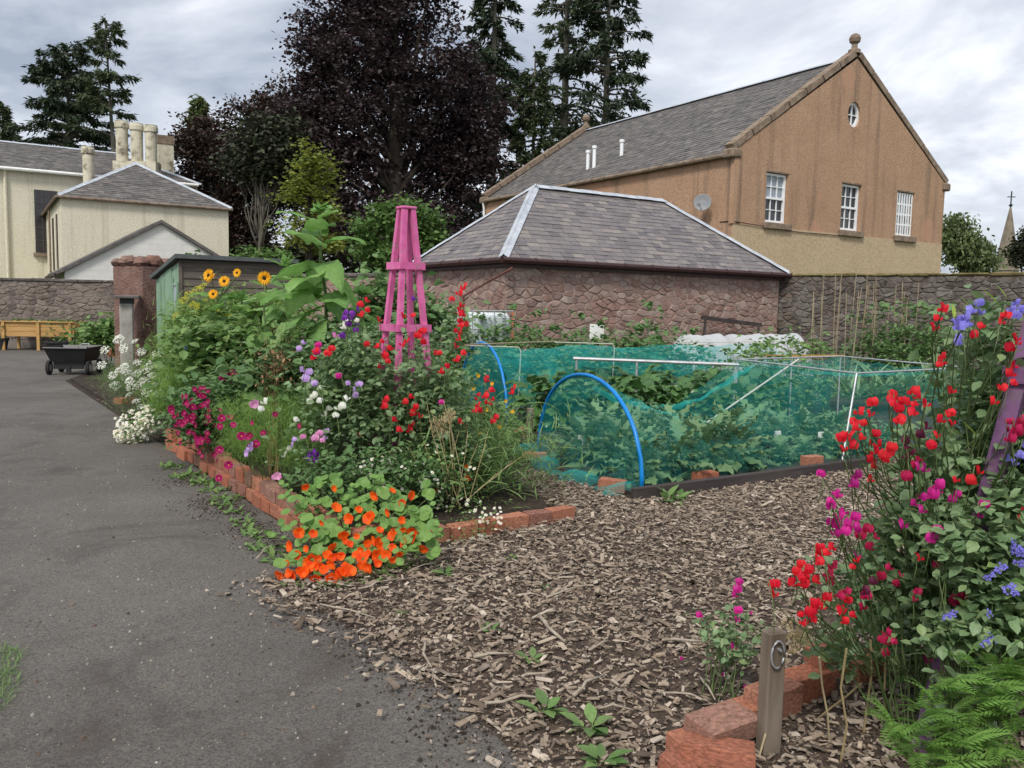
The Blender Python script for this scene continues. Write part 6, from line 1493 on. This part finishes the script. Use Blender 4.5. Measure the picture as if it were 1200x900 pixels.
F2={'red':[(1106,357),(1099,371),(1095,381),(1107,422),(1102,425),(1185,405),(1193,400),(1171,376),(1047,472),(1072,471),(1085,471),(1052,478),(1002,492),(1008,500),(1017,482),(1019,516),(1035,532),(1040,538),(1107,490),(1112,494),(1094,519),(1165,467),(1170,452),(997,511),(1061,492),(1114,455),(1020,559),(966,647),(965,656),(940,675),(934,681),(904,694),(955,714),(962,708),(948,716),(987,710),(1197,607),(943,672),(995,726),(1146,390),(1005,520),(1028,545)],
 'crim':[(1190,505),(1198,500),(1185,512),(1080,537),(1007,625),(1020,636),(977,680),(985,696),(972,672),(1037,672),(1051,680),(1117,702),(1035,746),(1066,555),(1040,748)],
 'mag':[(1000,565),(975,585),(978,590),(984,610),(987,624),(1085,547),(1078,545),(1092,577),(1098,574),(1084,596),(1072,587),(1008,618),(996,622)],
 'mar':[(1065,515),(1063,522),(1080,507),(1062,535),(1020,690),(1085,770)],
 'blue':[(1117,376),(1132,374),(1121,400),(1186,362),(1146,364),(1182,535),(1195,529),(1126,382),(1139,378),(1192,642),(1190,368),(1188,540)]}
for c_ in F2:
    if c_ in ('red','crim','mag'): F2[c_]+=[(x+random.gauss(0,12),y+random.gauss(0,12)) for x,y in F2[c_] if random.random()<.38 and y>450]
F2['mag']+=[(1130,640),(1090,630),(1145,600),(1060,610)]; F2['red']+=[(1120,560),(1150,640),(1075,650),(1140,560)]; F2['crim']+=[(1100,660),(1070,700)]
stk=Acc()
for c,pl_ in F2.items():
    k0_=len(rs1.children); put_flowers(rs1,RAC[c],pl_,2.76,(.58,.85),spread=.1,pitch=.5)
    for o,(x,y) in zip([q for q in rs1.children if q.name.startswith('flower')][-len(pl_):],pl_):
        tgt=P(x*.55+1095*.45+rf_.uniform(-15,15),min(y+rf_.uniform(45,120),790),3.0)-rs1.location; a=o.location+Vector((0,.01,-.02)); mid=a.lerp(tgt,.45)+Vector((rf_.uniform(-.03,.03),.02,-.03))
        stk.add(*tube([a,a.lerp(mid,.5)+Vector((0,0,-.012)),mid,tgt],[.0018,.002,.0024,.003],5,False),rf_.random())
tag(stk.obj('flower_stalks',M_stem,rs1,smooth=True),kind='stuff')
plant('sweet_pea','outer sweet pea vines hiding the foot of the purple obelisk',1165,2.72,[(1165,700,45,75),(1180,630,35,55),(1110,640,35,50),(1120,740,45,45),(1128,800,26,50),(1195,590,25,40)],1300,OVAL,(.028,.06),M_pea,stems=40,stem_r=.003,parts=200,shell=.1,z0=0,per=8,sub=.05)
# seed pods at the top
pod=leafT(5,.10,.3,.12,.9)
pm2=Acc().add(*pod).mesh('pod',M_lime,True)
for (x,y,a) in ((1140,352,.6),(1118,362,-.4),(1170,345,1.0),(1180,338,.3),(1145,500,1.2),(1000,610,1.3)):
    M3=rots([a],[.9],[.4],[.075])[0]; put('pod',pm2,rs1,P(x,y+12,2.9)-rs1.location,M3)
low=plant('sweet_pea','stray magenta sweet pea sprawling over the wood chips left of the stake',850,3.35,[(845,735,24,28),(870,745,28,24),(858,770,25,18)],210,OVAL,(.025,.05),M_pea,stems=16,stem_r=.0025,z0=0,per=6,sub=.04)
put_flowers(low,RAC['mag'],[(863,690),(864,696),(822,719),(861,724),(861,755)],3.2,(.65,.85)); 
pmx=[Acc().add(*petal(PET,0,1.2)).add(*petal(PET,2,1.2)).mesh('fallen_petal',FM['mag'],True)]
for i,(x,y) in enumerate(((798,774),(826,776),(852,779),(841,798),(872,807),(846,793),(880,720))):
    g=G(x,y,.035); o=put('fallen_petal',pmx[0],None,g); o.scale=(.018,)*3; o.rotation_euler=(-1.4,.2,i*1.3); tag(o,'fallen magenta petals lying on the wood chips','petal','fallen petals on the wood chips')
# blue star flowers
bl_=plant('bluebell_creeper','shrubby plant with clusters of small violet blue flowers at the edge of the sweet peas',1180,2.85,[(1175,690,40,60),(1190,740,30,50),(1150,730,30,30)],900,LEAF,(.03,.06),M_bush,stems=26,stem_r=.003,z0=0)
clus=[]
for s in range(3):
    ac=Acc()
    for k in range(16):
        c=np.array([random.gauss(0,.5),random.gauss(0,.35),random.gauss(0,.4)])
        for j in range(5): V,Fs=petal(PET,j*1.257+k,.5,.26); ac.add(np.array(V)+c,Fs,random.random())
    clus.append(ac.mesh('flower_cluster',[FM['blue']]))
put_flowers(bl_,clus,[(1192,642),(1167,670),(1158,676),(1175,664),(1182,689),(1115,720),(1159,719),(1154,752),(1160,748),(1195,648),(1186,636),(1188,694),(1110,722),(1198,660)],2.50,(.015,.021),name='flower_cluster',spread=.05)
# fern-like jacob's ladder
def pinnate(n=9):
    V=[];Fs=[]
    T=tube([(0,0,0),(0,.5,.06),(0,1,-.1)],[.012,.008,.004],4,False); V+=T[0];Fs+=T[1]
    for i in range(n):
        t=.18+.8*i/(n-1); z=.06*math.sin(math.pi*t)-.1*t*t*t; L_=.26*math.sin(math.pi*(.18+.72*t))+.05
        for sg in (-1,1):
            k=len(V); a=.9-.35*t
            for (u,w_) in ((0,0),(.4,.16),(1,0),(.4,-.16)):
                x=sg*L_*(u*math.sin(a)+w_*math.cos(a)*.9); y=t+L_*(u*math.cos(a)-w_*math.sin(a)*.9); V.append((x,y,z-.10*u*L_+.3*abs(w_)*L_))
            Fs.append((k,k+1,k+2,k+3) if sg<0 else (k+3,k+2,k+1,k))
    return V,Fs
M_jac=vmat('bright_pinnate_leaf',[(.075,.15,.03),(.10,.19,.04),(.12,.215,.045),(.085,.16,.035)],10,.2,.5,trans=.28)
jb=P(1150,880,2.45); jb.z=0; ja=thing('fern_leaved_plant','bright green fern-like plant with ladder leaves in front of the sweet peas','plant',jb)
jm=[Acc().add(*pinnate(k)).mesh('frond',M_jac) for k in (8,9,10)]
for i in range(230):
    px=random.uniform(1045,1235); top=768+max(0,(1130-px))*.75; py=random.uniform(top,910); d=2.55-(py-760)/150*.40+random.uniform(-.05,.08)
    p=P(px,py,d)-jb
    M3=rots([random.uniform(1.6,4.7)],[random.uniform(-.1,.9)],[random.uniform(-.5,.5)],[random.uniform(.085,.14)])[0]; put('frond',random.choice(jm),ja,p,M3)
for (gx,gy,hx,hy) in ((985,870,990,760),(960,880,985,800),(975,845,940,760),(1000,880,1010,760)):
    pass
tw=thing('pea_support_twigs','thin pale twigs standing under the sweet pea by the bricks','twigs',G(985,880)); 
for (gx,gy,hx,hy) in ((985,895,992,760),(972,872,960,770),(1040,850,1040,740),(1012,860,1020,750),(955,845,1010,800)): a=G(gx,gy); put('twig',Acc().add(*tube(limb_path(a-tw.location,P(hx,hy,a.y-.1)-tw.location,3,.03),.004,5)).mesh('twig',M_straw),tw)

# ================================================================ WEEDS
wd_=rosette('weed','small green leafy weed rooted in the wood chips','weed',11,[leafT(4,.28,.2,.3,1.0,.3)],(.05,.085),M_bush,(.1,.9),grp='weeds in the wood chips',spread=.008)
WS=[(637,835,1.25),(690,855,1.3),(622,775,.9),(703,897,1.2),(575,740,.7),(522,674,.9),(828,862,.6),(640,690,.4),(470,720,.4),(845,838,.5),(600,655,.5)]
for i,(x,y,s) in enumerate(WS):
    g=G(x,y,.015)
    if i==0: wd_.location=g; wd_.scale=(s,)*3
    else: copy_tree(wd_,g,random.uniform(0,6.28),scale=s)
we2=rosette('weed','sprawling green weed at the foot of the brick edging on the asphalt','weed',26,[LEAF,leafT(3,.22,.2,.3)],(.035,.08),M_bush,(.0,1.0),grp='weeds along the brick edging',spread=.05)
ES=[(215,560),(235,566),(252,575),(228,556),(262,592),(275,600),(285,612),(292,620),(268,585),(305,628),(243,566),(318,645),(420,672),(440,676),(465,668),(345,684),(395,686),(200,548),(300,640),(485,660),(330,655)]
for i,(x,y) in enumerate(ES):
    g=G(x,y,.006)
    if i==0: we2.location=g
    else: copy_tree(we2,g,random.uniform(0,6.28),scale=random.uniform(.7,1.25))
dw=rosette('weed','larger toothed green weed growing against the dark timber board','weed',22,[leafT(5,.16,.2,.35,.9,.15)],(.10,.18),M_bush,(.1,1.1),spread=.06); dw.location=G(790,588)
def turf(label,poly,n,h,name='grass_tuft'):
    xs=[p[0] for p in poly]; ys=[p[1] for p in poly]; x=rng.uniform(min(xs),max(xs),n); y=rng.uniform(min(ys),max(ys),n); k=inside(x,y,poly); x,y=x[k],y[k]; m=len(x)
    o=Acc().inst(GRASS,np.stack([x,y,np.full(m,.004)],1),rots(rng.uniform(0,6.28,m),rng.uniform(.5,1.4,m),np.zeros(m),rng.uniform(h*.5,h,m))).obj(name,M_bush); tag(o,label,'grass',kind='stuff')
g=lambda *a:[(G(x,y).x,G(x,y).y) for x,y in a]
turf('rough grass and moss creeping in from the left edge of the asphalt',g((-60,765),(8,758),(36,768),(18,785),(24,800),(5,835),(-60,850)),2600,.06)
turf('strip of short grass beside the cart and white umbels',g((100,444),(165,440),(190,455),(150,458),(105,455)),4500,.10)
turf('ivy and weeds at the foot of the boundary wall by the pillar',[(-13.5,25.6),(-10.8,25.6),(-10.2,26.4),(-13.5,26.0)],1500,.9)
plant('wall_weed','leafy weeds growing beside the pillar at the wall foot',125,20,[(128,390,14,20),(140,400,12,20),(108,395,12,18)],1600,OVAL,(.08,.17),M_bush,stems=14,z0=0)
mh=[(G(x,y).x,G(x,y).y) for x,y in ((100,462),(160,462),(190,470),(160,485),(140,480))]
x=rng.uniform(-6.6,-4.2,1500); y=rng.uniform(10,14,1500); k=inside(x,y,mh); m=int(k.sum())
if m: tag(Acc().inst(CHIP,np.stack([x[k],y[k],np.full(m,.006)],1),rots(rng.uniform(0,6.28,m),np.zeros(m),np.zeros(m),np.ones(m))*np.stack([rng.uniform(.01,.03,m),rng.uniform(.03,.08,m),rng.uniform(.004,.01,m)],1)[:,None,:]).obj('leaf_litter',M_chip),'scattered chips and litter on the asphalt before the umbels','litter',kind='stuff')
